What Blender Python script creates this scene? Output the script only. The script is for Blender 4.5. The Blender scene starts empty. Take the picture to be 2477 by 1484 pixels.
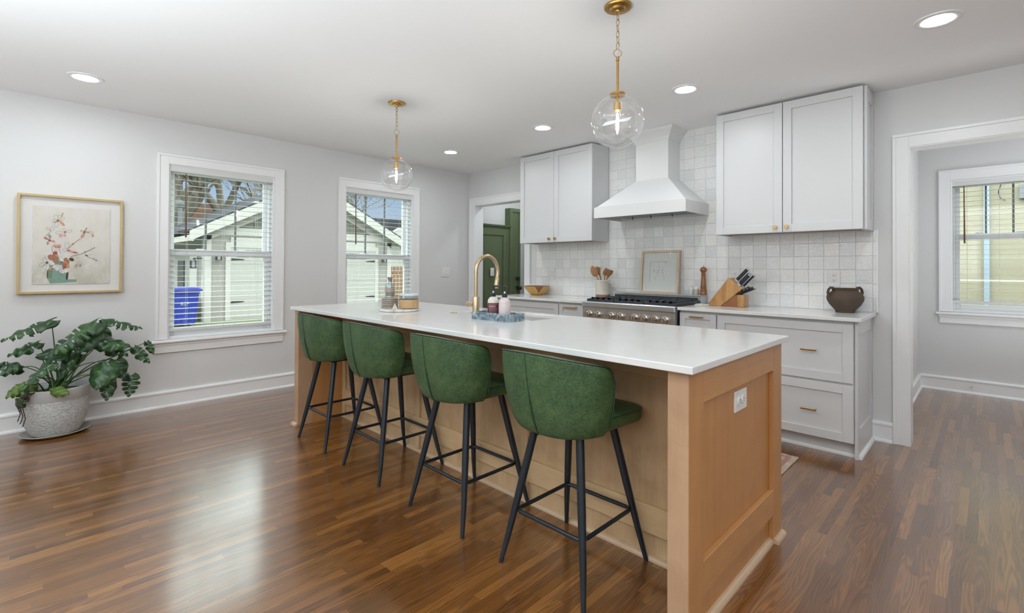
import bpy, bmesh, math, random
from mathutils import Vector, Matrix
PI = math.pi
random.seed(7)
scene = bpy.context.scene
COL = scene.collection

# ------------------------------------------------------------------ camera
cam = bpy.data.cameras.new('camera'); camo = bpy.data.objects.new('camera', cam); COL.objects.link(camo)
yaw, pitch, roll = 0.777219, 0.0086817, 0.0049398
fw = Vector((-math.sin(yaw)*math.cos(pitch), math.cos(yaw)*math.cos(pitch), math.sin(pitch)))
rt = Vector((math.cos(yaw), math.sin(yaw), 0)); up = rt.cross(fw)
r2 = rt*math.cos(roll)+up*math.sin(roll); u2 = -rt*math.sin(roll)+up*math.cos(roll)
M = Matrix((( r2.x, u2.x, -fw.x, 0), (r2.y, u2.y, -fw.y, 0), (r2.z, u2.z, -fw.z, 1.223), (0,0,0,1)))
camo.matrix_world = M
cam.sensor_width = 36; cam.lens = 1171.33*36/2477; cam.shift_y = (638.08-742)/2477
cam.clip_start = .02; cam.clip_end = 300
scene.camera = camo

# ------------------------------------------------------------------ render look
scene.view_settings.view_transform = 'Standard'; scene.view_settings.look = 'None'
scene.view_settings.exposure = 0.28; scene.view_settings.gamma = 1.0
scene.view_settings.use_curve_mapping = False
cy = scene.cycles
cy.use_denoising = True
try: cy.denoiser = 'OPENIMAGEDENOISE'; cy.denoising_input_passes = 'RGB_ALBEDO_NORMAL'; cy.denoising_prefilter = 'ACCURATE'
except Exception: pass
cy.max_bounces = 10; cy.diffuse_bounces = 5; cy.glossy_bounces = 5; cy.transmission_bounces = 6; cy.transparent_max_bounces = 24
cy.sample_clamp_indirect = 6; cy.caustics_reflective = False; cy.caustics_refractive = False

# ------------------------------------------------------------------ sky
SKY_LOW, SKY_HIGH, LAMP, BULB, UP = 0.82, 8.7, 124.0, 520.0, 165.0
w = bpy.data.worlds.new('sky'); scene.world = w; w.use_nodes = True
nt = w.node_tree; bg = nt.nodes['Background']
tc = nt.nodes.new('ShaderNodeTexCoord'); sp = nt.nodes.new('ShaderNodeSeparateXYZ'); nt.links.new(tc.outputs['Generated'], sp.inputs[0])
rp = nt.nodes.new('ShaderNodeValToRGB'); nt.links.new(sp.outputs['Z'], rp.inputs[0])
els = rp.color_ramp.elements
def srgb(*c): return tuple((x/12.92 if x <= .04045 else ((x+.055)/1.055)**2.4) for x in [v/255 for v in c])
stops = [(0.0, (.30,.31,.27)), (0.01, (.62,.72,.80)), (.16, (.36,.58,.92)), (.24, (.45,.68,1.0)), (.36, tuple(SKY_HIGH*k for k in (.80,.97,1.0))), (1.0, tuple(SKY_HIGH*k for k in (.86,.98,1.0)))]
while len(els) < len(stops): els.new(.5)
for e, (p, c) in zip(els, stops): e.position = p; e.color = (*c, 1)
nt.links.new(rp.outputs[0], bg.inputs[0]); bg.inputs[1].default_value = SKY_LOW
w.cycles.sampling_method = 'MANUAL'; w.cycles.sample_map_resolution = 256

def area(name, loc, direction, sx, sy, power, color=(1,1,1), portal=False):
    l = bpy.data.lights.new(name, 'AREA'); l.shape = 'RECTANGLE'; l.size = sx; l.size_y = sy; l.energy = power; l.color = color
    o = bpy.data.objects.new(name, l); COL.objects.link(o); o.location = loc
    o.rotation_euler = Vector(direction).to_track_quat('-Z', 'Y').to_euler()
    if portal: l.cycles.is_portal = True
    return o
# added soft area lights without fixtures, aimed up to brighten kitchen and dining ceilings
area('bounce_light', (-.4,-1.2,1.0), (0,0,1), 5.4, 2.4, UP, (.84,.94,1))
area('bounce_light', (1.6,5.2,.35), (0,0,1), 1.6, 1.4, UP*.17, (.90,.955,1))
# daylight portals
for loc, d, sx, sy in (((-5.3,1.345,1.35),(1,0,0),.9,1.6), ((-5.3,2.98,1.35),(1,0,0),.9,1.6), ((.08,6.85,1.46),(0,-1,0),.75,1.4),
                       ((.35,-2.80,1.45),(0,1,0),1.2,1.5), ((-2.95,-2.80,1.45),(0,1,0),1.2,1.5)):
    area('daylight_portal', loc, d, sx, sy, 1, portal=True)

# ------------------------------------------------------------------ materials
class G:
    def __init__(s, name):
        s.m = bpy.data.materials.new(name); s.m.use_nodes = True; s.nt = s.m.node_tree
        s.b = s.nt.nodes['Principled BSDF']; s.out = s.nt.nodes['Material Output']
    def n(s, t): return s.nt.nodes.new(t)
    def set(s, sock, v):
        if v is None: return
        if isinstance(v, bpy.types.NodeSocket): s.nt.links.new(v, sock)
        else:
            if isinstance(v, (tuple, list)) and len(v) == 3 and sock.type == 'RGBA': v = (*v, 1)
            sock.default_value = v
    def math(s, op, a, b=None, c=None):
        x = s.n('ShaderNodeMath'); x.operation = op; s.set(x.inputs[0], a); s.set(x.inputs[1], b)
        if c is not None: s.set(x.inputs[2], c)
        return x.outputs[0]
    def obj(s): return s.n('ShaderNodeTexCoord').outputs['Object']
    def pos(s): return s.n('ShaderNodeNewGeometry').outputs['Position']
    def sep(s, v): x = s.n('ShaderNodeSeparateXYZ'); s.set(x.inputs[0], v); return x.outputs
    def comb(s, a, b, c):
        x = s.n('ShaderNodeCombineXYZ')
        for i, v in enumerate((a, b, c)): s.set(x.inputs[i], v)
        return x.outputs[0]
    def vmul(s, v, k):
        x = s.n('ShaderNodeVectorMath'); x.operation = 'MULTIPLY'; s.set(x.inputs[0], v); s.set(x.inputs[1], k); return x.outputs[0]
    def vadd(s, v, k):
        x = s.n('ShaderNodeVectorMath'); x.operation = 'ADD'; s.set(x.inputs[0], v); s.set(x.inputs[1], k); return x.outputs[0]
    def noise(s, v, scale=5, detail=3, rough=.5, dist=0):
        x = s.n('ShaderNodeTexNoise'); s.set(x.inputs['Vector'], v); x.inputs['Scale'].default_value = scale
        x.inputs['Detail'].default_value = detail; x.inputs['Roughness'].default_value = rough; x.inputs['Distortion'].default_value = dist
        return x.outputs['Fac']
    def white(s, v):
        x = s.n('ShaderNodeTexWhiteNoise'); x.noise_dimensions = '3D'; s.set(x.inputs['Vector'], v); return x.outputs
    def ramp(s, f, st, interp='LINEAR'):
        x = s.n('ShaderNodeValToRGB'); s.set(x.inputs[0], f); e = x.color_ramp.elements; x.color_ramp.interpolation = interp
        while len(e) < len(st): e.new(.5)
        for q, (p, c) in zip(e, st): q.position = p; q.color = (*c, 1) if len(c) == 3 else c
        return x.outputs[0]
    def mix(s, f, a, b, mode='MIX'):
        x = s.n('ShaderNodeMix'); x.data_type = 'RGBA'; x.blend_type = mode; s.set(x.inputs[0], f); s.set(x.inputs[6], a); s.set(x.inputs[7], b); return x.outputs[2]
    def maprange(s, v, a, b, c, d):
        x = s.n('ShaderNodeMapRange'); s.set(x.inputs[0], v)
        for i, k in enumerate((a, b, c, d)): x.inputs[i+1].default_value = k
        return x.outputs[0]
    def bump(s, h, strength=.3, dist=.002):
        x = s.n('ShaderNodeBump'); s.set(x.inputs['Height'], h); x.inputs['Strength'].default_value = strength; x.inputs['Distance'].default_value = dist
        s.nt.links.new(x.outputs[0], s.b.inputs['Normal']); return x
    def p(s, **k):
        names = dict(color='Base Color', rough='Roughness', metal='Metallic', spec='Specular IOR Level', ior='IOR', coat='Coat Weight', coatr='Coat Roughness', coatior='Coat IOR', trans='Transmission Weight', alpha='Alpha', emis='Emission Color', emstr='Emission Strength', sss='Subsurface Weight', sheen='Sheen Weight', aniso='Anisotropic')
        for a, v in k.items(): s.set(s.b.inputs[names[a]], v)
        return s.m
def simple(name, color, rough=.5, metal=0, var=.04, vs=6, bump=0, bs=200, **k):
    g = G(name); o = g.obj()
    f = g.noise(o, vs, 3)
    c1 = tuple(max(0, x*(1-var)) for x in color); c2 = tuple(min(1, x*(1+var)) for x in color)
    g.p(color=g.mix(f, c1, c2), rough=rough, metal=metal, **k)
    if bump: g.bump(g.noise(o, bs, 2), bump, .001)
    return g.m
def wood(name, dark, light, axis='Z', scale=1.0, rough=.4, contrast=.5, spec=.5, patch=.5):
    g = G(name); o = g.obj()
    st = {'X': (.9,14,14), 'Y': (14,.9,14), 'Z': (14,14,.9)}[axis]
    v = g.vmul(o, tuple(k*scale for k in st))
    a = g.noise(v, 1.6, 5, .6, .4); b = g.noise(g.vmul(o, (3.1,3.1,3.1)), 1.5, 3, .5, .8)
    fine = g.noise(g.vmul(o, tuple(k*9*scale for k in st)), 2, 3)
    f = g.math('ADD', g.math('MULTIPLY', a, contrast), g.math('ADD', g.math('MULTIPLY', b, patch), g.math('MULTIPLY', fine, .2)))
    f = g.math('SUBTRACT', f, (contrast+patch+.2)/2-.5)
    g.p(color=g.ramp(f, [(.25, dark), (.75, light)]), rough=rough, spec=spec); g.bump(fine, .05, .0005)
    return g.m
def thin_glass(name, tint=(.97,.98,.98), ior=1.45, gl=1.0, edge=.8):
    g = G(name); nt = g.nt; nt.nodes.remove(g.b)
    t = g.n('ShaderNodeBsdfTransparent'); g.set(t.inputs[0], tint)
    q = g.n('ShaderNodeBsdfGlossy'); q.inputs['Roughness'].default_value = .02; g.set(q.inputs[0], (gl,gl,gl))
    f = g.n('ShaderNodeLayerWeight'); f0 = ((ior-1)/(ior+1))**2
    fac = g.math('ADD', f0*1.6, g.math('MULTIPLY', g.math('POWER', f.outputs['Facing'], 4.0), edge))
    m = g.n('ShaderNodeMixShader'); nt.links.new(fac, m.inputs[0]); nt.links.new(t.outputs[0], m.inputs[1]); nt.links.new(q.outputs[0], m.inputs[2])
    nt.links.new(m.outputs[0], g.out.inputs[0]); return g.m
def emit(name, color, strength):
    g = G(name); g.p(color=(.9,.9,.9), rough=.6, emis=color, emstr=strength); return g.m

m_wall = simple('wall_paint', (.70,.70,.695), .75, var=.012, vs=2, bump=.04, bs=350)
m_ceil = simple('ceiling_paint', (.88,.88,.88), .85, var=.01, vs=2)
m_trim = simple('trim_paint', (.86,.86,.86), .32, var=.01)
m_cab = simple('cabinet_paint', (.67,.67,.675), .38, var=.01)
m_vinyl = simple('white_vinyl', (.86,.87,.88), .35, var=.01)
m_plate = simple('white_plastic', (.80,.79,.77), .35, var=.01)
m_slot = simple('dark_slot', (.03,.03,.03), .6)
m_brass = simple('brushed_brass', (.50,.30,.095), .32, 1, var=.08, vs=40)
m_brass_pale = simple('champagne_brass', (.56,.43,.28), .30, 1, var=.06, vs=30)
m_steel = simple('stainless_steel', (.60,.63,.66), .30, 1, var=.05, vs=10)
m_knob = simple('polished_nickel', (.62,.55,.48), .14, 1, var=.03)
m_iron = simple('cast_iron', (.035,.042,.05), .42, 0, var=.3, vs=60)
m_black = simple('black_metal', (.018,.024,.032), .32, .3, var=.15, vs=20)
m_blackp = simple('black_plastic', (.012,.014,.02), .3, var=.1)
m_glass = thin_glass('window_glass', (.955,.955,.94))
m_globe = thin_glass('globe_glass', (.985,.985,.985), 1.75, edge=.95)
m_jar = thin_glass('jar_glass', (.86,.89,.90), 1.5)
m_lamp = emit('lamp_diffuser', (.91,.965,1), LAMP)
m_bulb = emit('bulb_glow', (1,.955,.89), BULB)

def floor_mat():
    g = G('oak_floor'); P = g.sep(g.obj()); W = .0381
    row = g.math('FLOOR', g.math('DIVIDE', P[0], W)); fx = g.math('FRACT', g.math('DIVIDE', P[0], W))
    r1 = g.white(g.comb(row, 3.3, 1.7))[0]
    L = g.math('ADD', g.math('MULTIPLY', r1, .5), .38)
    yy = g.math('ADD', g.math('DIVIDE', P[1], L), g.math('MULTIPLY', r1, 37.7))
    idx = g.math('FLOOR', yy); fy = g.math('FRACT', yy)
    wn = g.white(g.comb(row, idx, 5.1)); rnd = wn[0]
    off = g.vmul(wn[1], (30,30,30))
    lp = g.vadd(g.comb(g.math('MULTIPLY', P[0], 1.0), P[1], 0.0), off)
    n1 = g.noise(g.vmul(lp, (15,1.25,1)), 1.0, 1.5, .45, .15)
    rings = g.math('SINE', g.math('ADD', g.math('MULTIPLY', n1, 105), g.math('MULTIPLY', P[0], 520)))
    rings = g.math('ADD', g.math('MULTIPLY', rings, .5), .5)
    fine = g.noise(g.vmul(lp, (260,7,1)), 1.0, 4, .7)
    pat = g.noise(g.vmul(lp, (9,2.2,1)), 1, 2)
    grain = g.math('ADD', g.math('MULTIPLY', rings, .22), g.math('ADD', g.math('MULTIPLY', fine, .50), g.math('MULTIPLY', pat, .28)))
    base = g.ramp(rnd, [(0, (.105,.040,.010)), (.35, (.150,.059,.014)), (.75, (.190,.078,.018)), (1, (.255,.112,.028))])
    dark = g.mix(1, base, (.42,.39,.37), 'MULTIPLY')
    light = g.mix(1, base, (1.55,1.50,1.42), 'MULTIPLY')
    c = g.mix(g.maprange(grain, .22, .72, 0, 1), dark, light)
    ex = g.math('MINIMUM', fx, g.math('SUBTRACT', 1, fx)); ey = g.math('MINIMUM', fy, g.math('SUBTRACT', 1, fy))
    gap = g.math('MINIMUM', g.maprange(ex, 0, .016, 0, 1), g.maprange(ey, 0, .0016, 0, 1))
    c = g.mix(gap, g.mix(1, c, (.35,.32,.3), 'MULTIPLY'), c)
    g.p(color=c, rough=g.maprange(fine, .2, .8, .30, .38), spec=.3, coat=1.0, coatr=.16, coatior=2.0)
    h = g.math('ADD', g.math('MULTIPLY', gap, 1.0), g.math('MULTIPLY', fine, .25))
    g.bump(h, .12, .001)
    return g.m
m_floor = floor_mat()

def tile_mat():
    g = G('zellige_tile'); P = g.sep(g.obj()); T = .1015
    ux = g.math('DIVIDE', g.math('ADD', P[0], .595), T); uz = g.math('DIVIDE', g.math('SUBTRACT', P[2], .917), T)
    ix = g.math('FLOOR', ux); iz = g.math('FLOOR', uz); fx = g.math('FRACT', ux); fz = g.math('FRACT', uz)
    wn = g.white(g.comb(ix, iz, 2.2)); 
    base = g.ramp(wn[0], [(0, (.69,.70,.695)), (.2, (.75,.755,.75)), (.75, (.80,.80,.785)), (1, (.82,.80,.775))])
    mot = g.noise(g.obj(), 38, 4, .6, 1.0)
    c = g.mix(g.maprange(mot, .35, .7, 0, .45), base, g.mix(1, base, (1.12,1.12,1.1), 'MULTIPLY'))
    ex = g.math('MINIMUM', fx, g.math('SUBTRACT', 1, fx)); ez = g.math('MINIMUM', fz, g.math('SUBTRACT', 1, fz))
    e = g.math('MINIMUM', ex, ez); gr = g.maprange(e, .008, .02, 0, 1)
    c = g.mix(gr, (.66,.66,.645), c)
    tilt = g.math('ADD', g.math('MULTIPLY', fx, g.math('SUBTRACT', g.sep(wn[1])[0], .5)), g.math('MULTIPLY', fz, g.math('SUBTRACT', g.sep(wn[1])[1], .5)))
    lump = g.noise(g.vadd(g.obj(), g.vmul(wn[1], (5,5,5))), 48, 3, .6, .8)
    h = g.math('ADD', g.math('MULTIPLY', gr, .8), g.math('ADD', g.math('MULTIPLY', tilt, .8), g.math('MULTIPLY', lump, 2.2)))
    g.p(color=c, rough=g.mix(gr, (.6,.6,.6), (.07,.07,.07)), spec=.75); g.bump(h, .8, .0024)
    return g.m
m_tile = tile_mat()

def quartz(name, c=(.78,.775,.76)):
    g = G(name); f = g.noise(g.obj(), 7, 5, .6, 1.5)
    g.p(color=g.mix(g.maprange(f, .4, .62, 0, 1), tuple(x*.975 for x in c), c), rough=.13, spec=.55); return g.m
m_quartz = quartz('white_quartz')
m_maple_v = wood('maple_vertical', (.40,.25,.125), (.72,.51,.30), 'Z', .8, .42, .35, patch=.6)
m_maple_h = wood('maple_horizontal', (.50,.325,.17), (.76,.55,.32), 'X', .8, .42, .35, patch=.5)
m_oak_end = wood('maple_end_panel', (.42,.190,.062), (.60,.30,.11), 'Z', 1, .42, .4, patch=.35)
m_oak_endr = wood('maple_end_rail', (.43,.20,.067), (.62,.32,.12), 'Y', 1, .42, .4, patch=.35)
m_maple_leg = wood('maple_leg', (.40,.235,.135), (.55,.36,.22), 'Z', .5, .42, .25, patch=.9)
m_shoe = wood('maple_shoe', (.50,.34,.21), (.62,.45,.30), 'X', 1, .4, .3)
m_under = wood('cabinet_underside', (.12,.045,.015), (.27,.12,.045), 'X', .7, .5, .6)
m_walnut = wood('turned_wood', (.20,.075,.025), (.33,.14,.05), 'Z', 1, .28)
m_spoon = wood('spoon_wood', (.24,.10,.035), (.42,.22,.09), 'Z', 2, .5)
m_acacia = wood('acacia', (.27,.115,.035), (.66,.37,.14), 'Z', .55, .38, .8)
m_frame = wood('pale_wood_frame', (.46,.33,.14), (.62,.47,.24), 'X', 3, .45, .5)
m_frame2 = wood('beech_frame', (.55,.40,.27), (.68,.53,.38), 'X', 2, .45)
m_wand = simple('brown_wand', (.13,.045,.018), .4, var=.1)
m_bowlin = wood('bowl_gold', (.50,.27,.07), (.72,.44,.14), 'X', 1.5, .3)
m_bowlrim = wood('bowl_rim', (.16,.06,.03), (.30,.14,.07), 'X', 1.5, .4)
m_crock = simple('cream_stoneware', (.66,.62,.53), .3, var=.04, vs=15)
m_crockbase = simple('unglazed_stoneware', (.33,.16,.12), .6, var=.1)
m_pot = simple('dark_clay', (.085,.058,.040), .8, var=.25, vs=14, bump=.3, bs=150)
m_leafg = None

def leather():
    g = G('green_leather'); o = g.obj()
    a = g.noise(o, 9, 4, .6, .6); b = g.noise(o, 60, 4, .7, 1.5); s1 = g.noise(g.vmul(o, (1,1,1.6)), 34, 3, .6, 2.2); s2 = g.noise(g.vadd(o, (3,1,2)), 60, 3, .6, 2.6)
    f = g.math('ADD', g.math('MULTIPLY', a, .5), g.math('MULTIPLY', b, .5))
    c = g.ramp(f, [(.32, (.012,.036,.016)), (.5, (.032,.080,.028)), (.68, (.095,.155,.050))])
    sc = g.maprange(g.math('MINIMUM', g.math('ABSOLUTE', g.math('SUBTRACT', s1, .5)), g.math('ABSOLUTE', g.math('SUBTRACT', s2, .5))), .0, .03, .55, 0)
    c = g.mix(sc, c, (.15,.24,.12))
    g.p(color=c, rough=g.maprange(b, .3, .7, .34, .5), spec=.5); g.bump(b, .2, .0008)
    return g.m
m_leather = leather()
m_piping = simple('leather_piping', (.02,.05,.028), .4, var=.2, vs=50)

def marble(name, a, b, c, scale=9):
    g = G(name); f = g.noise(g.obj(), scale, 6, .65, 2.5)
    g.p(color=g.ramp(f, [(.35, a), (.5, b), (.62, c)]), rough=.25); return g.m
m_tray = marble('blue_marble', (.07,.11,.14), (.17,.23,.27), (.42,.47,.49), 14)
m_marble = marble('white_marble', (.74,.73,.70), (.70,.67,.62), (.48,.42,.36), 8)
def pot_tex():
    g = G('hammered_ceramic'); o = g.obj(); h = g.noise(g.vmul(o, (1,1,1.6)), 75, 2, .5, .8)
    g.p(color=g.mix(g.maprange(h, .35, .65, 0, 1), (.42,.43,.425), (.66,.67,.66)), rough=.5); g.bump(h, 1.0, .006); return g.m
m_pottex = pot_tex(); m_potrim = simple('ceramic_rim', (.52,.535,.53), .35, var=.06)
m_saucer = simple('clear_saucer', (.33,.30,.26), .25, var=.1)
m_soil = simple('soil', (.05,.035,.025), .9, var=.5, vs=60)
def leafm():
    g = G('monstera_leaf'); o = g.obj(); f = g.noise(o, 14, 3)
    g.p(color=g.ramp(f, [(.3, (.010,.042,.013)), (.55, (.020,.075,.017)), (.75, (.05,.125,.02))]), rough=.28, spec=.6); return g.m
m_leaf = leafm()
m_leafy = simple('young_leaf', (.085,.15,.018), .35, var=.25, vs=15)
m_stem = simple('plant_stem', (.045,.10,.025), .45, var=.3, vs=20)
m_root = simple('aerial_root', (.05,.03,.02), .8)

# ------------------------------------------------------------------ mesh helpers
class MB:
    def __init__(s): s.bm = bmesh.new(); s.mi = 0; s.mats = []
    def _tag(s, n0):
        s.bm.faces.ensure_lookup_table()
        for f in s.bm.faces[n0:]: f.material_index = s.mi
    def box(s, x0, x1, y0, y1, z0, z1, rot=None, pivot=None):
        n0 = len(s.bm.faces)
        vs = [s.bm.verts.new((x, y, z)) for x in (x0, x1) for y in (y0, y1) for z in (z0, z1)]
        for q in ((0,1,3,2), (4,6,7,5), (0,4,5,1), (2,3,7,6), (0,2,6,4), (1,5,7,3)): s.bm.faces.new([vs[i] for i in q])
        if rot is not None:
            p = Vector(pivot or ((x0+x1)/2, (y0+y1)/2, (z0+z1)/2))
            for v in vs: v.co = p + rot @ (v.co - p)
        s._tag(n0); return s
    def prism(s, pts, a, b, axis='Z'):
        n0 = len(s.bm.faces)
        def P(u, v, t): return {'Z': (u, v, t), 'Y': (u, t, v), 'X': (t, u, v)}[axis]
        A = [s.bm.verts.new(P(u, v, a)) for u, v in pts]; B = [s.bm.verts.new(P(u, v, b)) for u, v in pts]
        n = len(pts)
        s.bm.faces.new(A); s.bm.faces.new(B[::-1])
        for i in range(n): s.bm.faces.new((A[i], B[i], B[(i+1) % n], A[(i+1) % n]))
        s._tag(n0); return s
    def lathe(s, prof, c=(0,0,0), seg=32, sx=1, sy=1, close=False, axis=None):
        n0 = len(s.bm.faces); rings = []
        q = axis if axis is not None else Matrix.Identity(3)
        for r, z in prof:
            if r < 1e-6: rings.append([s.bm.verts.new(Vector(c) + q @ Vector((0, 0, z)))])
            else: rings.append([s.bm.verts.new(Vector(c) + q @ Vector((r*sx*math.cos(2*PI*i/seg), r*sy*math.sin(2*PI*i/seg), z))) for i in range(seg)])
        for a, b in zip(rings, rings[1:]):
            for i in range(seg):
                j = (i+1) % seg
                if len(a) == 1 and len(b) == 1: continue
                if len(a) == 1: s.bm.faces.new((a[0], b[j], b[i]))
                elif len(b) == 1: s.bm.faces.new((a[i], a[j], b[0]))
                else: s.bm.faces.new((a[i], a[j], b[j], b[i]))
        s._tag(n0); return s
    def cyl(s, c, r, h, seg=24, axis='Z', r2=None):
        q = {'Z': Matrix.Identity(3), 'X': Matrix.Rotation(PI/2, 3, 'Y'), 'Y': Matrix.Rotation(-PI/2, 3, 'X')}[axis] if isinstance(axis, str) else axis
        r2 = r if r2 is None else r2
        return s.lathe([(0, 0), (r, 0), (r2, h), (0, h)], c, seg, axis=q)
    def tube(s, pts, rad, seg=8, closed=False, cap=True):
        n0 = len(s.bm.faces); pts = [Vector(p) for p in pts]; n = len(pts)
        rad = rad if isinstance(rad, (list, tuple)) else [rad]*n
        rings = []; prev = None
        for i, p in enumerate(pts):
            if closed: t = (pts[(i+1) % n] - pts[i-1]).normalized()
            else: t = (pts[min(i+1, n-1)] - pts[max(i-1, 0)]).normalized()
            if prev is None:
                a = Vector((0,0,1)) if abs(t.z) < .9 else Vector((1,0,0))
                u = t.cross(a).normalized()
            else: u = (prev - t*prev.dot(t)).normalized()
            prev = u; v = t.cross(u)
            rings.append([s.bm.verts.new(p + (u*math.cos(2*PI*k/seg) + v*math.sin(2*PI*k/seg))*rad[i]) for k in range(seg)])
        m = n if closed else n-1
        for i in range(m):
            a, b = rings[i], rings[(i+1) % n]
            for k in range(seg): s.bm.faces.new((a[k], a[(k+1) % seg], b[(k+1) % seg], b[k]))
        if cap and not closed: s.bm.faces.new(rings[0][::-1]); s.bm.faces.new(rings[-1])
        s._tag(n0); return s
    def sphere(s, c, r, seg=24, rings=14, sz=1.0):
        return s.lathe([(r*math.sin(PI*i/rings), -r*sz*math.cos(PI*i/rings)) for i in range(rings+1)], c, seg)
    def grid(s, rows, closed=False):
        n0 = len(s.bm.faces); V = [[s.bm.verts.new(p) for p in r] for r in rows]
        for a, b in zip(V, V[1:]):
            n = len(a)
            for i in range(n if closed else n-1): s.bm.faces.new((a[i], a[(i+1) % n], b[(i+1) % n], b[i]))
        s._tag(n0); return V
    def sheet(s, rows, closed=False): s.grid(rows, closed); return s
    def use(s, m):
        if m not in s.mats: s.mats.append(m)
        s.mi = s.mats.index(m); return s
    def build(s, name, mat=None, parent=None, smooth=False, bevel=0, seg=2, sub=0, solid=0, angle=40):
        bmesh.ops.recalc_face_normals(s.bm, faces=s.bm.faces)
        me = bpy.data.meshes.new(name)
        off = Vector((0,0,0)); q = parent
        while q is not None: off += q.location; q = q.parent
        if off.length > 0: bmesh.ops.translate(s.bm, verts=s.bm.verts, vec=-off)
        s.bm.to_mesh(me); s.bm.free()
        for m in (s.mats or [mat]): me.materials.append(m)
        o = bpy.data.objects.new(name, me); COL.objects.link(o); o.parent = parent
        if smooth:
            for p in me.polygons: p.use_smooth = True
            try: me.set_sharp_from_angle(angle=math.radians(angle))
            except Exception: pass
        if bevel:
            b = o.modifiers.new('bevel', 'BEVEL'); b.width = bevel; b.segments = seg; b.limit_method = 'ANGLE'; b.angle_limit = math.radians(30); b.harden_normals = False
        if solid: q = o.modifiers.new('solid', 'SOLIDIFY'); q.thickness = solid
        if sub: q = o.modifiers.new('sub', 'SUBSURF'); q.levels = sub; q.render_levels = sub
        return o
def bx(*a): return MB().box(*a)
def thing(name, label, cat, loc, group=None, kind=None):
    o = bpy.data.objects.new(name, None); COL.objects.link(o); o.location = loc; o.empty_display_size = .05
    return tag(o, label, cat, group)
def tag(o, label, cat, group=None, kind=None):
    o['label'] = label; o['category'] = cat
    if group: o['group'] = group
    if kind: o['kind'] = kind
    return o
def struct(o): o['kind'] = 'structure'; return o
def dup(root, loc, rotz=0, label=None, group=None):
    def cp(o, par):
        c = o.copy(); COL.objects.link(c); c.parent = par
        for ch in list(o.children): cp(ch, c)
        return c
    r = cp(root, None); r.location = loc; r.rotation_euler = (0,0,rotz)
    if label: r['label'] = label
    if group: r['group'] = group
    return r
def wallbox(mb, axis, a0, a1, t0, t1, z0, z1, holes):
    """wall running along axis between a0..a1, thickness t0..t1, holes = (b0,b1,zb0,zb1)"""
    xs = sorted({a0, a1, *[h[0] for h in holes], *[h[1] for h in holes]}); zs = sorted({z0, z1, *[h[2] for h in holes], *[h[3] for h in holes]})
    for i in range(len(xs)-1):
        for j in range(len(zs)-1):
            cx, cz = (xs[i]+xs[i+1])/2, (zs[j]+zs[j+1])/2
            if any(h[0] < cx < h[1] and h[2] < cz < h[3] for h in holes): continue
            if axis == 'Y': mb.box(t0, t1, xs[i], xs[i+1], zs[j], zs[j+1])
            else: mb.box(xs[i], xs[i+1], t0, t1, zs[j], zs[j+1])
    bmesh.ops.remove_doubles(mb.bm, verts=mb.bm.verts, dist=1e-5)
    return dedupe(mb)
def dedupe(mb):
    mb.bm.verts.index_update(); seen = {}
    for f in list(mb.bm.faces): seen.setdefault(tuple(sorted(v.index for v in f.verts)), []).append(f)
    bmesh.ops.delete(mb.bm, geom=[f for fs in seen.values() if len(fs) > 1 for f in fs], context='FACES')
    return mb

# ------------------------------------------------------------------ room shell
XL, YB, CE = -5.10, 4.33, 2.50
W1 = (.905, 1.785, .585, 2.12); W2 = (2.535, 3.42, .585, 2.12)
struct(MB().box(XL-.16, 2.75, -2.75, 6.78, -.12, 0).build('floor', m_floor))
struct(MB().box(XL-.16, 2.75, -2.75, 6.78, CE, CE+.12).build('ceiling', m_ceil))
struct(wallbox(MB(), 'Y', -2.75, 6.78, XL-.16, XL, 0, CE, [W1, W2]).build('wall_left', m_wall))
struct(wallbox(MB(), 'X', XL, 2.6, YB, YB+.13, 0, CE, [(-4.967, -4.033, -1, 2.065), (-.391, .75, -1, 2.075)]).build('wall_back', m_wall))
struct(bx(2.6, 2.75, -2.75, 6.78, 0, CE).build('wall_right', m_wall))
RW = [(-3.5, -2.4, .75, 2.12), (-.2, .9, .75, 2.12)]
struct(wallbox(MB(), 'X', XL, 2.6, -2.75, -2.6, 0, CE, RW).build('wall_rear', m_wall))
AW = (-.272, .43, .80, 2.131)
struct(wallbox(MB(), 'X', -3.9, 2.6, 6.615, 6.78, 0, CE, [AW]).build('wall_dining_back', m_wall))
struct(bx(-.66, -.52, YB+.13, 6.615, 0, CE).build('wall_dining_left', m_wall))
struct(wallbox(MB(), 'X', XL, -3.78, 5.42, 5.52, 0, CE, [(-5.0, -4.2, .70, 2.0)]).build('wall_hall_back', m_wall))
struct(bx(-3.88, -3.78, YB+.13, 5.42, 0, CE).build('wall_hall_right', m_wall))

def baseboard(name, axis, a0, a1, t, d, ends=(0,0)):
    """t = wall face, d = +1/-1 direction into the room"""
    mb = MB()
    prof = [(0,0), (.030,0), (.028,.010), (.020,.019), (.016,.020), (.016,.112), (.022,.118), (.022,.130), (.012,.142), (0,.142)]
    pts = [(t + d*u, z) for u, z in prof]
    if axis == 'Y': mb.prism(pts, a0, a1, 'Y')
    else: mb.prism(pts, a0, a1, 'X')
    return struct(mb.build(name, m_trim))
baseboard('baseboard_left', 'Y', -2.6, YB, XL, 1)
baseboard('baseboard_back', 'X', -.60, -.482, YB, -1)
baseboard('baseboard_dining_back', 'X', -.52, 2.6, 6.615, -1)
baseboard('baseboard_dining_left', 'Y', YB+.13, 6.615, -.52, 1)
baseboard('baseboard_right', 'Y', -2.6, YB, 2.6, -1)
baseboard('baseboard_rear', 'X', XL, 2.6, -2.6, 1)
baseboard('baseboard_back_right', 'X', .84, 2.6, YB, -1)

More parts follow.
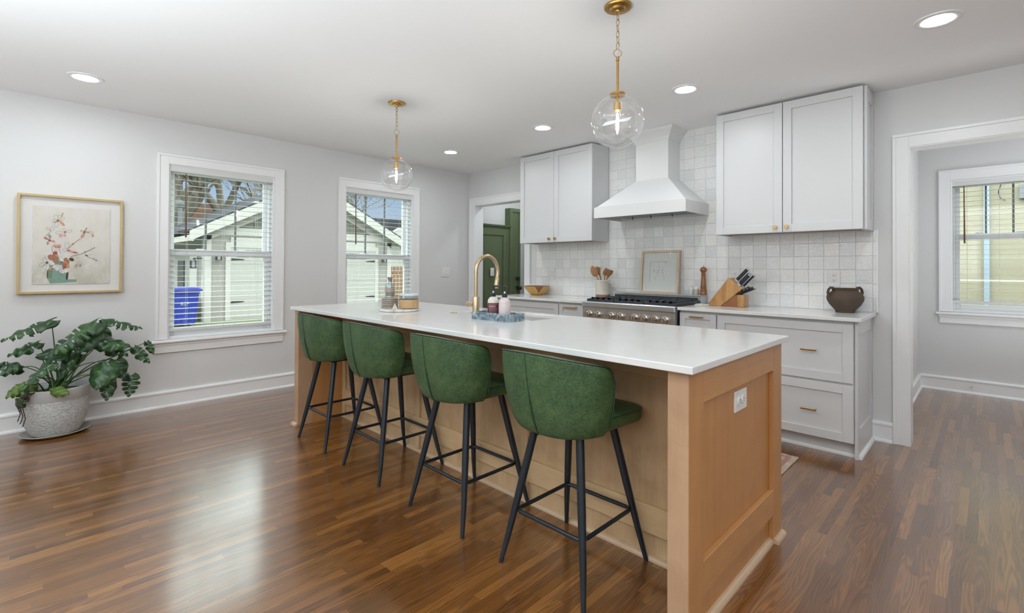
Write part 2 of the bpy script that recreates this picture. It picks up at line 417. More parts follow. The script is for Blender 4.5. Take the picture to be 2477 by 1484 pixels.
def casing(name, axis, t, d, a0, a1, z0, z1, wdt=.088, bottom=False, top=.094):
    """flat casing with a raised outer band round an opening a0..a1, z0..z1"""
    mb = MB()
    def b(u0, u1, v0, v1, h):
        lo, hi = sorted((t, t + d*h))
        if axis == 'Y': mb.box(lo, hi, u0, u1, v0, v1)
        else: mb.box(u0, u1, lo, hi, v0, v1)
    for (u0, u1) in ((a0-wdt, a0), (a1, a1+wdt)):
        b(u0, u1, z0, z1+top-.0, .018)
    b(a0, a1, z1, z1+top, .018)
    b(a0-wdt-.012, a0-wdt+.008, z0, z1+top-.0085, .027); b(a1+wdt-.008, a1+wdt+.012, z0, z1+top-.0085, .027)
    b(a0-wdt-.012, a1+wdt+.012, z1+top-.008, z1+top+.012, .027)
    return struct(mb.build(name, m_trim, bevel=.0015, seg=1))

def make_window(num, axis, t, d, a0, a1, z0, z1, sill_ext=.115):
    """double hung window; t wall face, d direction INTO the room"""
    def B(mb, u0, u1, v0, v1, h0, h1):
        lo, hi = sorted((t + d*h0, t + d*h1))
        if axis == 'Y': mb.box(lo, hi, u0, u1, v0, v1)
        else: mb.box(u0, u1, lo, hi, v0, v1)
        return mb
    zr = z0 + .76
    mb = MB()
    for u0, u1 in ((a0, a0+.014), (a1-.014, a1)): B(mb, u0, u1, z0, z1, -.16, .0)
    B(mb, a0+.0142, a1-.0142, z1-.014, z1, -.16, -.0005); B(mb, a0+.0142, a1-.0142, z0, z0+.02, -.1595, -.03)
    for u0, u1 in ((a0+.0145, a0+.032), (a1-.032, a1-.0145)): B(mb, u0, u1, z0+.0205, z1-.0145, -.15, -.062)
    root = struct(mb.build('window_%d' % num, m_vinyl, bevel=.0015, seg=1))
    lo = MB(); s = .045; i0, i1 = a0+.0325, a1-.0325; e = .0335
    for u0, u1 in ((i0, i0+s-.012), (i1-s+.012, i1)): B(lo, u0, u1, z0+.021, zr+.028, -.115, -.080)
    B(lo, i0+e, i1-e, z0+.0155, z0+.075, -.1145, -.0805); B(lo, i0+e, i1-e, zr-.028, zr+.0275, -.1145, -.078); B(lo, i0+.03, i1-.03, zr+.008, zr+.024, -.079, -.07)
    lo.build('lower_sash', m_vinyl, root, bevel=.002, seg=1)
    us = MB()
    for u0, u1 in ((i0, i0+s-.012), (i1-s+.012, i1)): B(us, u0, u1, zr-.02, z1-.0145, -.150, -.118)
    B(us, i0+e, i1-e, z1-.06, z1-.015, -.1495, -.1185); B(us, i0+e, i1-e, zr-.025, zr+.02, -.1495, -.1185)
    us.build('upper_sash', m_vinyl, root, bevel=.002, seg=1)
    B(MB(), i0+s-.014, i1-s+.014, z0+.07, zr-.02, -.100, -.097).build('glass_pane', m_glass, root)
    B(MB(), i0+s-.014, i1-s+.014, zr+.01, z1-.05, -.136, -.133).build('glass_pane', m_glass, root)
    g0, g1 = i0+s-.012, i1-s+.012
    for k in (1, 2):
        c = g0 + (g1-g0)*k/3; B(MB(), c-.008, c+.008, zr+.02, z1-.055, -.143, -.126).build('muntin', m_munt, root)
    for c in ((a0*.7+a1*.3), (a0*.3+a1*.7)):
        B(MB(), c-.03, c+.03, zr+.028, zr+.038, -.11, -.085).build('sash_lock', m_vinyl, root, bevel=.002)
    # stool and apron
    st = MB(); B(st, a0-sill_ext, a1+sill_ext, z0-.030, z0-.004, 0, .048); B(st, a0, a1, z0-.03, z0-.004, -.08, 0)
    st.build('window_sill', m_trim, root, bevel=.010, seg=3)
    ap = MB(); B(ap, a0-.086, a1+.086, z0-.115, z0-.030, 0, .018); B(ap, a0-.092, a1+.092, z0-.052, z0-.030, 0, .026)
    ap.build('window_apron', m_trim, root, bevel=.002, seg=1)
    return root
m_munt = simple('grille_bar', (.20,.21,.20), .5)
make_window(1, 'Y', XL, 1, *W1); make_window(2, 'Y', XL, 1, *W2); make_window(3, 'X', 6.615, -1, *AW)
make_window(4, 'X', -2.6, 1, *RW[0]); make_window(5, 'X', -2.6, 1, *RW[1])
casing('trim_1', 'Y', XL, 1, W1[0], W1[1], W1[2], W1[3]-.004, wdt=.075, top=.075)
casing('trim_2', 'Y', XL, 1, W2[0], W2[1], W2[2], W2[3]-.004, wdt=.075, top=.085)
casing('trim_3', 'X', 6.615, -1, AW[0], AW[1], AW[2], AW[3], wdt=.078, top=.09)
casing('trim_4', 'X', -2.6, 1, *RW[0]); casing('trim_5', 'X', -2.6, 1, *RW[1])
# doorway to the back hall and the wide opening to the dining room
casing('trim_6', 'X', YB, -1, -4.967, -4.033, 0, 2.065, wdt=.082, top=.085)
casing('trim_7', 'X', YB, -1, -.391, .75, 0, 2.075, wdt=.078, top=.083)
mb = MB()
for a0, a1, z1 in ((-4.967, -4.033, 2.065), (-.391, .75, 2.075)):
    mb.box(a0-.002, a0+.006, YB-.012, YB+.142, 0, z1); mb.box(a1-.006, a1+.002, YB-.012, YB+.142, 0, z1); mb.box(a0+.0062, a1-.0062, YB-.0115, YB+.1415, z1-.006, z1+.002)
struct(mb.build('trim_8', m_trim))

def make_blind(label, axis, t, d, a0, a1, z0, z1, bottom, wand=.13, group='white faux wood blinds', recess=-.045, nslat=None):
    def P(u, v, h): return (t + d*h, u, v) if axis == 'Y' else (u, t + d*h, v)
    def B(mb, u0, u1, v0, v1, h0, h1):
        lo, hi = sorted((t + d*h0, t + d*h1))
        if axis == 'Y': mb.box(lo, hi, u0, u1, v0, v1)
        else: mb.box(u0, u1, lo, hi, v0, v1)
        return mb
    c = (a0+a1)/2
    root = thing('window_blind', label, 'blind', P(c, z1, recess), group)
    h = recess
    vb = B(MB(), a0+.008, a1-.008, z1-.062, z1-.004, h+.028, h+.040); B(vb, a0+.012, a1-.012, z1-.05, z1-.004, h-.022, h+.026)
    vb.build('headrail', m_slat, root, bevel=.003)
    sl = MB(); z = z1-.075; bot = z0+bottom; n = int((z-bot-.03)/.0455)
    for i in range(n):
        zz = z - i*(z-bot-.04)/(n-1)
        k = [(u, zz + .0035*(1-(q/.025)**2)) for u, q in ()]
        a = [P(0, 0, 0)]
        # gently crowned slat, 50 mm wide, tilted a little
        rows = []
        for q in (-.022, -.011, 0, .011, .022):
            crown = .0012*(1-(q/.022)**2) - .008*q
            rows.append((h+q, zz+crown))
        for u in (0,):
            top = [sl.bm.verts.new(P(a0+.012, v+.0009, hh)) for hh, v in rows] + [sl.bm.verts.new(P(a0+.012, v-.0009, hh)) for hh, v in rows[::-1]]
            end = [sl.bm.verts.new(P(a1-.012, v+.0009, hh)) for hh, v in rows] + [sl.bm.verts.new(P(a1-.012, v-.0009, hh)) for hh, v in rows[::-1]]
            m = len(top)
            for j in range(m): sl.bm.faces.new((top[j], top[(j+1) % m], end[(j+1) % m], end[j]))
            sl.bm.faces.new(top); sl.bm.faces.new(end[::-1])
    sl.build('slats', m_slat, root)
    B(MB(), a0+.012, a1-.012, bot-.012, bot+.014, h-.026, h+.026).build('bottom_rail', m_slat, root, bevel=.004)
    co = MB()
    for f in (.17, .5, .83):
        u = a0 + (a1-a0)*f
        for hh in (h-.027, h+.027): co.tube([P(u, bot, hh), P(u, z1-.05, hh)], .0009, 5)
    co.build('ladder_cords', m_slat, root)
    u = a0 + wand
    MB().tube([P(u, z1-.07, h+.036), P(u+.001, z1-.3, h+.036), P(u+.003, z1-.64, h+.036)], [.0045,.0048,.007], 8).build('tilt_wand', m_wand, root, smooth=True)
    return root
m_slat = simple('blind_white', (.70,.70,.69), .45, var=.01)
make_blind('white slatted blind in the left-hand window beside the framed flower picture', 'Y', XL, 1, W1[0], W1[1], W1[2], W1[3], .075)
make_blind('white slatted blind in the window behind the far end of the island', 'Y', XL, 1, W2[0], W2[1], W2[2], W2[3], .075)
make_blind('white slatted blind in the dining room window at right, tan siding outside', 'X', 6.615, -1, AW[0], AW[1], AW[2], AW[3], .10, .1)
make_blind('white blind in the left window of the wall behind the camera', 'X', -2.6, 1, *RW[0], .02)
make_blind('white blind in the right window of the wall behind the camera', 'X', -2.6, 1, *RW[1], .02)

# back hall: green wainscot, ledge, narrow green door
hw = thing('green_wainscot', 'dark green panelled wainscot with a ledge, seen through the back hall doorway', 'wainscot', (XL, 4.75, 0))
m_green = simple('green_paint', (.115,.150,.078), .45, var=.05)
mb = bx(XL, XL+.075, YB+.13, 5.03, 0, 1.80)
mb.build('backing', m_green, hw)
fr = MB()
for a in ((YB+.13, 4.50, 0, 1.80), (4.915, 5.03, 0, 1.80), (4.50, 4.915, 1.69, 1.80), (4.50, 4.915, 0, .14)):
    fr.box(XL+.075, XL+.092, a[0], a[1], a[2], a[3])
fr.build('panel_frame', m_green, hw, bevel=.002, seg=1)
MB().prism([(XL, 1.80), (XL+.105, 1.80), (XL+.125, 1.825), (XL+.125, 1.838), (XL, 1.838)], YB+.13, 5.05, 'Y').build('ledge', m_green, hw)
gd = struct(bx(XL, XL+.10, 5.03, 5.25, 0, 2.10).build('door_1', m_green, bevel=.002, seg=1))
f2 = MB()
for a in ((5.03, 5.075, 0, 2.10), (5.075, 5.25, 2.045, 2.10), (5.225, 5.25, 0, 2.045)): f2.box(XL+.10, XL+.115, *a)
f2.build('door_frame', m_green, gd, bevel=.002, seg=1)
kb = MB().cyl((XL+.115, 5.19, .925), .028, .012, 20, 'X').cyl((XL+.127, 5.19, .925), .010, .03, 12, 'X').sphere((XL+.170, 5.19, .925), .028, 20, 12)
kb.build('door_knob', m_blackp, gd, smooth=True)
bx(XL+.115, XL+.140, 5.16, 5.215, 1.035, 1.09).build('deadbolt', m_blackp, gd, bevel=.004)
make_window(6, 'X', 5.42, -1, -5.0, -4.2, .70, 2.0, sill_ext=.02)
make_blind('white blind in the small hall window beyond the green door', 'X', 5.42, -1, -5.0, -4.2, .70, 2.0, .02)

def plate(name, label, axis, t, d, c, z, wd=.075, ht=.118, kind='outlet', group=None):
    def B(mb, u0, u1, v0, v1, h0, h1):
        lo, hi = sorted((t + d*h0, t + d*h1))
        if axis == 'Y': mb.box(lo, hi, c+u0, c+u1, z+v0, z+v1)
        else: mb.box(c+u0, c+u1, lo, hi, z+v0, z+v1)
        return mb
    loc = (t, c, z) if axis == 'Y' else (c, t, z)
    r = thing(name, label, 'outlet' if 'outlet' in name else 'switch', loc, group)
    B(MB(), -wd/2, wd/2, -ht/2, ht/2, 0, .006).build('cover_plate', m_plate, r, bevel=.002)
    if kind == 'outlet':
        B(MB(), -.0175, .0175, -.034, .034, .006, .009).build('receptacle', m_plate, r, bevel=.001)
        s = MB()
        for zz in (-.018, .018):
            B(s, -.008, -.0055, zz-.001, zz+.008, .009, .0095); B(s, .0055, .008, zz-.001, zz+.006, .009, .0095); B(s, -.0025, .0025, zz-.010, zz-.005, .009, .0095)
        s.build('slots', m_slot, r)
    elif kind == 'switch':
        k = max(1, round(wd/.06)-0) if wd > .1 else 1
        for i in range(k):
            u = (i-(k-1)/2)*.046
            B(MB(), u-.016, u+.016, -.033, .033, .006, .010).build('rocker', m_plate, r, bevel=.002)
    return r
plate('light_switch', 'double white light switch on the wall between far window and hall doorway', 'Y', XL, 1, 3.937, 1.163, .125, .125, 'switch')
plate('light_switch', 'small white switch on the green wainscot in the back hall', 'Y', XL+.092, 1, 4.69, 1.165, .07, .115, 'switch')
plate('power_outlet', 'pale outlet on the tile between the wooden bowl and the utensil crock', 'X', YB-.011, -1, -3.592, 1.158, .075, .125, 'outlet')
plate('power_outlet', 'white outlet on the tile partly hidden by the knife block', 'X', YB-.011, -1, -1.552, 1.163, .075, .118, 'outlet')
plate('power_outlet', 'white outlet on the tile above the dark clay pot', 'X', YB-.011, -1, -.832, 1.158, .080, .124, 'outlet')

# tile backsplash
struct(wallbox(MB(), 'X', -3.845, -.571, YB-.011, YB, .914, 1.51, []).build('wall_tile_lower', m_tile))
struct(wallbox(MB(), 'X', -2.83, -1.60, YB-.011, YB, 1.51, CE, []).build('wall_tile_upper', m_tile))
struct(MB().box(-.571, -.563, YB-.014, YB, .914, 1.51).build('trim_9', m_trim))

# ------------------------------------------------------------------ recessed lights, pendants
def downlight(x, y, label, first=[None]):
    if first[0] is None:
        r = thing('recessed_light', label, 'ceiling light', (x, y, CE), 'recessed ceiling lights')
        MB().lathe([(.062, -.002), (.070, -.007), (.096, -.006), (.098, 0)], (x, y, CE), 40).build('trim_ring', m_ringw, r, smooth=True)
        MB().lathe([(0, -.003), (.066, -.003), (.066, -.001)], (x, y, CE), 32).build('lens', m_lamp, r)
        first[0] = r; return r
    return dup(first[0], (x, y, CE), 0, label)
m_ringw = simple('ring_white', (.8,.8,.8), .4)
for x, y, l in ((-4.36, .30, 'recessed ceiling light near the left wall above the framed picture'), (-4.233, 3.327, 'smallest recessed ceiling light, near the far left corner'),
                (-2.886, 3.324, 'recessed ceiling light above the left upper cabinet'), (-1.531, 3.305, 'recessed ceiling light between the hood and right upper cabinet'),
                (-.18, 3.268, 'largest recessed ceiling light, top right corner of the photo'),
                (-2.1, .30, 'recessed ceiling light behind the camera side of the island'), (-.1, .30, 'recessed ceiling light directly over the camera'),
                (-3.2, -1.4, 'recessed ceiling light near the left rear window'), (-.6, -1.4, 'recessed ceiling light near the right rear window'),
                (1.5, 1.5, 'recessed ceiling light near the right wall'), (-4.5, -1.4, 'added unseen recessed ceiling light in the rear left corner'), (1.2, .3, 'added unseen recessed ceiling light right of the camera'), (.6, 5.6, 'recessed ceiling light in the dining room'), (-4.45, 4.95, 'recessed ceiling light in the back hall')):  # rear left corner and right-of-camera lamps are unseen, added to lift the room light
    downlight(x, y, l)

def pendant(x, y, label):
    r = thing('pendant_light', label, 'pendant light', (x, y, CE), 'brass globe pendants over the island')
    C0 = (x, y, 0)
    MB().lathe([(0, CE-.030), (.012, CE-.030), (.014, CE-.024), (.034, CE-.022), (.040, CE-.014), (.062, -.012+CE), (.066, CE-.007), (.066, CE), (0, CE)], C0, 40).build('canopy', m_brass, r, smooth=True)
    MB().tube([(x-.007, y, CE-.028), (x-.007, y, CE-.040), (x, y, CE-.046), (x+.007, y, CE-.040), (x+.007, y, CE-.028)], .0022, 8).build('hook', m_brass, r, smooth=True)
    z = CE-.038; n = 6; L = (z-2.292)/n + .004
    for i in range(n):
        zc = z - (i+.5)*(z-2.292)/n; pts = []
        for k in range(16):
            a = 2*PI*k/16; u = .0075*math.cos(a); v = (L/2+.001)*math.sin(a)
            pts.append((x+u, y, zc+v) if i % 2 else (x+u*.7, y+u*.7, zc+v) if False else (x, y+u, zc+v) if not i % 2 else (x+u, y, zc+v))
        MB().tube(pts, .0016, 6, closed=True).build('chain_link', m_brass, r, smooth=True)
    MB().tube([(x+.5**.5*.019*math.cos(2*PI*k/24), y+.5**.5*.019*math.cos(2*PI*k/24), 2.270+.019*math.sin(2*PI*k/24)) for k in range(24)], .0018, 6, closed=True).build('ring', m_brass, r, smooth=True)
    MB().tube([(x+.004, y, CE-.03), (x-.006, y-.006, 2.42), (x+.008, y+.006, 2.34), (x+.007, y+.005, 2.28), (x, y, 2.25)], .0013, 5).build('wire', m_steel, r, smooth=True)
    MB().lathe([(0, 2.253), (.006, 2.252), (.008, 2.246), (.006, 2.240), (.0085, 2.238), (.0085, 2.232), (.0062, 2.230), (.0062, 2.078), (.037, 2.072), (.038, 2.062), (0, 2.062)], C0, 28).build('stem', m_brass, r, smooth=True)
    MB().lathe([(.006, 2.062), (.006, 2.030), (.018, 2.028), (.0185, 1.988), (.014, 1.986), (0, 1.986)], C0, 24).build('socket', m_brass, r, smooth=True)
    R = .1265; zc = 1.938; a0 = math.asin(.034/R)
    MB().lathe([(R*math.sin(a0+(PI-a0)*i/40), zc+R*math.cos(a0+(PI-a0)*i/40)) for i in range(41)], C0, 56).build('glass_globe', m_globe, r, smooth=True)
    MB().lathe([(.009, 1.990), (.012, 1.975), (.020, 1.945), (.0235, 1.915), (.021, 1.893), (.012, 1.878), (0, 1.874)], C0, 24).build('bulb_glass', m_globe, r, smooth=True)
    MB().lathe([(0, 1.978), (.004, 1.972), (.0065, 1.93), (.007, 1.90), (.004, 1.893), (0, 1.891)], C0, 12).build('filament', m_bulb, r, smooth=True)
    return r
p0 = pendant(-1.283, 2.030, 'nearer brass pendant with clear glass globe, hung over the right half of the island')
dup(p0, (-3.271, 2.041, CE), 0, 'farther brass pendant with clear glass globe, hung in front of the far window')

# ------------------------------------------------------------------ island
IX0, IX1, IY0, IY1 = -3.845, -.685, 1.505, 2.48
isl = thing('kitchen_island', 'long light maple kitchen island with panelled back and end', 'kitchen island', (-2.26, 2.0, 0))
PY = 1.878
MB().box(IX0+.07, -.757, PY, PY+.02, 0, .889).build('back_panel', m_maple_v, isl)
def rail(x0, x1, y0, y1, z0, z1, name, m): return bx(x0, x1, y0, y1, z0, z1).build(name, m, isl, bevel=.0015, seg=1)
rail(IX0+.07, -.757, PY-.018, PY, .770, .889, 'back_rail', m_maple_h); rail(IX0+.07, -.757, PY-.018, PY, .112, .228, 'back_rail', m_maple_h)
for x in (-3.775, -2.735, -1.762, -.807):
    rail(x, x+.05, PY-.018, PY, .228, .770, 'back_stile', m_maple_v); rail(x, x+.05, PY-.018, PY, 0, .112, 'back_stile', m_maple_v)
# legs / pilasters (chair side) and end frames
rail(-.757, IX1, IY0, IY0+.115, 0, .889, 'corner_post', m_maple_leg); rail(IX0, IX0+.07, IY0, IY0+.115, 0, .889, 'corner_post', m_maple_leg)
for xo, xi, xp in ((IX1, IX1-.02, IX1-.04), (IX0, IX0+.02, IX0+.04)):
    a, b = sorted((xo, xi)); c, d = sorted((xi, xp))
    rail(a, b, IY0+.115, 2.365, .770, .889, 'end_rail', m_oak_endr); rail(a, b, IY0+.115, 2.365, .125, .238, 'end_rail', m_oak_endr)
    rail(a, b, 2.365, IY1, 0, .889, 'end_stile', m_oak_end)
    if xo == IX1: rail(a, b+.0006, IY0+.001, IY0+.115, 0, .889, 'end_stile', m_oak_end)
    bx(c, d, IY0+.115, IY1, 0, .889).build('end_panel', m_oak_end, isl)
    e, f = sorted((xp, xp - (xo-xp)*.72)); bx(e, f, IY0+.115, 1.878, 0, .889).build('inner_panel', m_oak_end, isl)
# kitchen side carcass
MB().box(IX0+.04, IX1-.04, 1.898, IY1-.07, .0, .10).box(IX0+.04, IX1-.04, 1.898, IY1-.02, .10, .66).build('cabinet_body', m_maple_h, isl)
MB().box(IX0+.04, -2.66, 1.898, IY1-.02, .66, .889).box(-1.86, IX1-.04, 1.898, IY1-.02, .66, .889).box(-2.66, -1.86, 1.898, 2.05, .66, .889).build('cabinet_body', m_maple_h, isl)
for k in range(5):
    x0 = IX0+.045+k*.614; bx(x0+.004, x0+.610, IY1-.02, IY1, .115, .88).build('cabinet_door', m_maple_v, isl, bevel=.002)
sh = MB()
qr = [(0,0),(.022,0),(.021,.008),(.016,.016),(.008,.020),(0,.021)]
sh.use(m_shoe)
def shoe(mb, axis, t, d, a0, a1):
    pts = [(t+d*u, v) for u, v in qr]
    mb.prism(pts, a0, a1, 'X' if axis == 'X' else 'Y')
shoe(sh, 'X', PY, -1, IX0+.07, -.757); shoe(sh, 'Y', IX1-.02, 1, IY0+.115, 2.365); shoe(sh, 'Y', IX1, 1, 2.365, IY1+.003)
shoe(sh, 'Y', IX0, -1, IY0-.022, IY1); shoe(sh, 'X', IY0, -1, IX0-.02, IX0+.07)
sh.build('shoe_moulding', m_shoe, isl)

# worktop with sink cut-out
ct = MB(); SX0, SX1, SY0, SY1 = -2.60, -1.90, 2.105, 2.43
tx0, tx1, ty0, ty1 = -3.871, -.660, 1.478, 2.505
xs = [tx0, SX0, SX1, tx1]; ys = [ty0, SY0, SY1, ty1]
for i in range(3):
    for j in range(3):
        if i == 1 and j == 1: continue
        ct.box(xs[i], xs[i+1], ys[j], ys[j+1], .889, .914)
bmesh.ops.remove_doubles(ct.bm, verts=ct.bm.verts, dist=1e-5)
dedupe(ct)
bmesh.ops.dissolve_limit(ct.bm, angle_limit=.01, verts=ct.bm.verts, edges=ct.bm.edges)
wt = ct.build('island_worktop', m_quartz, bevel=.003, seg=2)
tag(wt, 'long white quartz worktop on the maple island', 'worktop')
sk = MB()
sk.box(SX0-.01, SX1+.01, SY0-.01, SY1+.01, .68, .69)
for a in ((SX0-.012, SX0-.004, SY0-.012, SY1+.012), (SX1+.004, SX1+.012, SY0-.012, SY1+.012), (SX0-.004, SX1+.004, SY0-.012, SY0-.004), (SX0-.004, SX1+.004, SY1+.004, SY1+.012)): sk.box(*a, .69, .889)
tag(sk.build('sink_basin', simple('sink_white', (.6,.58,.55), .3)), 'undermount sink basin set in the island worktop behind the faucet', 'sink')

# island outlet on the end panel
r = thing('power_outlet', 'white double outlet on the recessed end panel of the island', 'outlet', (IX1-.02, 1.99, .712))
yc, zc = 2.005, .705
bx(IX1-.02, IX1-.013, yc-.063, yc+.063, zc-.040, zc+.040).build('cover_plate', m_plate, r, bevel=.002)
rc = MB()
for yy in (yc-.020, yc+.020): rc.cyl((IX1-.013, yy, zc), .017, .004, 20, 'X')
rc.build('receptacle', m_plate, r, smooth=True)
s = MB()
for yy in (yc-.020, yc+.020):
    s.box(IX1-.009, IX1-.0085, yy-.005, yy+.004, zc+.005, zc+.007).box(IX1-.009, IX1-.0085, yy-.004, yy+.003, zc-.007, zc-.005).box(IX1-.009, IX1-.0085, yy+.008, yy+.011, zc-.002, zc+.002)
s.build('slots', m_slot, r)

# faucet
fa = thing('kitchen_faucet', 'tall champagne brass gooseneck faucet at the island sink', 'faucet', (-2.355, 2.064, .914))
fx, fy = -2.355, 2.064
MB().lathe([(0,0), (.0245,0), (.0245,.012), (.0225,.014), (.0225,.118), (.020,.122), (0,.122)], (fx,fy,.914), 32).build('body', m_brass_pale, fa, smooth=True)
R = .097; pts = [(fx, fy, 1.03), (fx, fy, 1.10), (fx, fy, 1.19)]
for i in range(19):
    a = PI - (PI*1.0)*i/18*1.08
    pts.append((fx, fy+R+R*math.cos(a), 1.195+R*math.sin(a)*1.08))
e = Vector(pts[-1]); dr = (Vector(pts[-1])-Vector(pts[-2])).normalized()
MB().tube(pts + [tuple(e+dr*.012)], .0125, 20).build('neck', m_brass_pale, fa, smooth=True)
h0 = e+dr*.012
MB().tube([tuple(h0), tuple(h0+dr*.002), tuple(h0+dr*.05), tuple(h0+dr*.072), tuple(h0+dr*.074)], [.012,.0138,.0155,.0165,.0150], 20).build('spray_head', m_brass_pale, fa, smooth=True)
MB().lathe([(0,0), (.017,0), (.017,.040), (.013,.042), (.013,.046), (.017,.048), (.017,.062), (0,.062)], (fx-.020, fy, .985), 24, axis=Matrix.Rotation(-PI/2, 3, 'Y')).build('handle', m_brass_pale, fa, smooth=True)
tag(MB().lathe([(0,.010), (.008,.010), (.010,.007), (.020,.006), (.023,.002), (.024,0)], (-2.572, 2.055, .914), 28).build('air_switch', m_brass_pale, smooth=True), 'small brass push button set in the worktop left of the faucet', 'button')

# ------------------------------------------------------------------ things on the island
MB_ = MB()
tr = thing('marble_tray', 'small rectangular blue-grey marble tray holding two pump bottles', 'tray', (-2.078, 1.992, .914))
t = MB(); a, b, c, d = -2.232, -1.925, 1.928, 2.058
t.box(a, b, c, d, .914, .922)
for q in ((a, b, c, c+.012), (a, b, d-.012, d), (a, a+.012, c+.012, d-.012), (b-.012, b, c+.012, d-.012)): t.box(*q, .922, .958)
t.build('tray_body', m_tray, tr, bevel=.0015, seg=1)
tr.rotation_euler.z = math.radians(4)
def pump(x, y, label, kind):
    r = thing('pump_bottle', label, 'bottle', (x, y, .922))
    body = [(0,0), (.030,0), (.0335,.003), (.034,.010), (.034,.095), (.032,.108), (.024,.121), (.014,.127), (.013,.130), (0,.130)]
    g = MB().lathe(body, (x, y, .922), 32)
    g.build('bottle_body', m_soapw if kind else m_soapp, r, smooth=True)
    if kind:
        lab = MB(); rr = .0346
        lab.grid([[(x+rr*math.cos(a), y+rr*math.sin(a), z) for a in [math.radians(q) for q in range(-130, 71, 8)]] for z in (.932, 1.012)])
        lab.build('paper_label', m_label, r, smooth=True)
        tx = MB()
        random.seed(3)
        for k, z in enumerate((1.004, .996, .990, .982, .976, .970, .964, .958, .952, .941)):
            hgt = .0035 if k in (1, 2) else .0016
            a = -95 + random.random()*4; end = -20 if k in (1, 2) else -8
            while a < end:
                wdt = random.uniform(3, 8); tx.grid([[(x+(rr+.0003)*math.cos(math.radians(q)), y+(rr+.0003)*math.sin(math.radians(q)), zz) for q in (a, a+wdt/2, a+wdt)] for zz in (z-hgt/2, z+hgt/2)]); a += wdt+2.2
        tx.build('label_print', m_print, r)
    else:
        MB().lathe([(.0344,.012), (.0344,.088)], (x, y, .922), 32).build('clear_label', m_lab2, r, smooth=True)
    MB().lathe([(0,.128), (.0150,.128), (.0155,.131), (.0145,.147), (.011,.150), (0,.150)], (x, y, .922), 24).build('collar', m_blackp, r, smooth=True)
    MB().cyl((x, y, 1.070), .0045, .018, 12).build('pump_stem', m_plate, r, smooth=True)
    n = MB().lathe([(0,.162), (.006,.162), (.008,.176), (.012,.190), (.010,.193), (0,.193)], (x, y, .922), 16)
    dx, dy = (.64,.77) if kind else (.45,.1)
    n.tube([(x, y, 1.111), (x+.020*dx, y+.020*dy, 1.114), (x+.036*dx, y+.036*dy, 1.110), (x+.042*dx, y+.042*dy, 1.105)], [.0052,.0042,.0032,.0026], 8)
    n.build('pump_head', m_blackp, r, smooth=True)
    return r
m_soapw = simple('white_lotion', (.66,.62,.57), .25, var=.03); m_soapp = simple('pink_soap', (.62,.53,.53), .12, var=.08, vs=20)
m_label = simple('burgundy_label', (.13,.013,.028), .45, var=.1); m_print = simple('label_white', (.55,.48,.48), .5); m_lab2 = simple('faint_label', (.66,.58,.57), .25, var=.1, vs=60)
pump(-2.122, 1.998, 'pump bottle with burgundy label, left one in the marble tray', 1)
pump(-2.020, 1.993, 'pale pink pump bottle, right one in the marble tray', 0)

px, py = -2.985, 1.895
tag(MB().lathe([(0,0), (.135,0), (.142,.004), (.142,.012), (.137,.016), (0,.016)], (px, py, .914), 56).build('marble_board', m_marble, smooth=True), 'round white marble board on the island under bottle and candle', 'board')
for i in range(6):
    hx, hy = px-.080, py-.028; rr = .062 - (.002 if i % 2 else 0)
    pts = [(rr*math.cos(PI/8+k*PI/4), rr*math.sin(PI/8+k*PI/4)) for k in range(8)]
    mb = MB(); n = len(pts); zz = .930+i*.0125
    rows = [[(hx+a*s_, hy+b*s_, zz+h_) for a, b in pts] for s_, h_ in ((.93,0), (1,.003), (1,.008), (.93,.0105))]
    V = mb.grid(rows, closed=True); mb.bm.faces.new(V[0][::-1]); mb.bm.faces.new(V[-1])
    nm = ('bottom', 'second', 'third', 'fourth', 'fifth', 'top')[i]
    tag(mb.build('coaster', simple('coaster_stone_%d' % i, (.42-.015*(i % 2),.36,.31), .6, var=.15, vs=40)), ('octagonal stone coaster, %s of the stack of six on the marble board' % nm) if i else 'octagonal stone coaster at the bottom of the stack of six on the marble board', 'coaster', 'stacked stone coasters')
bt = thing('glass_bottle', 'clear glass diffuser bottle with grey stopper standing on the coaster stack', 'bottle', (px-.080, py-.028, 1.005))
MB().lathe([(0,.001), (.030,.001), (.034,.004), (.035,.010), (.035,.080), (.031,.094), (.020,.104), (.014,.108), (.014,.120), (.012,.120), (.012,.107), (.018,.101), (.029,.091), (.032,.079), (.032,.010), (0,.006)], (px-.080, py-.028, 1.005), 32).build('bottle_glass', m_jar, bt, smooth=True)
MB().lathe([(0,.012), (.0315,.012), (.0315,.040), (0,.040)], (px-.080, py-.028, 1.005), 28).build('liquid', simple('amber_water', (.45,.36,.27), .1), bt, smooth=True)
MB().sheet([[(px-.080+.0357*math.cos(math.radians(q)), py-.028+.0357*math.sin(math.radians(q)), z) for q in range(-110, 31, 8)] for z in (1.045, 1.075)]).build('paper_label', simple('tan_label', (.38,.31,.27), .6, var=.15, vs=60), bt, smooth=True)
MB().lathe([(0,.112), (.0125,.112), (.0125,.126), (.018,.134), (.018,.146), (0,.147)], (px-.080, py-.028, 1.005), 24).build('stopper', simple('grey_stopper', (.22,.18,.18), .5), bt, smooth=True)
cd = thing('candle_jar', 'wide glass candle jar with cream wax and tan band on the marble board', 'candle', (px+.052, py+.045, .930))
c0 = (px+.052, py+.045, .930)
MB().lathe([(0,.001), (.066,.001), (.068,.004), (.068,.094), (.064,.094), (.064,.008), (0,.006)], c0, 40).build('jar', m_jar, cd, smooth=True)
MB().lathe([(0,.009), (.0635,.009), (.0635,.058), (0,.058)], c0, 36).build('wax', simple('cream_wax', (.60,.45,.30), .5, var=.05), cd, smooth=True)
MB().lathe([(.0683,.006), (.0686,.006), (.0686,.066), (.0683,.066)], c0, 40).build('label_band', simple('tan_band', (.52,.33,.17), .5, var=.12, vs=30), cd, smooth=True)
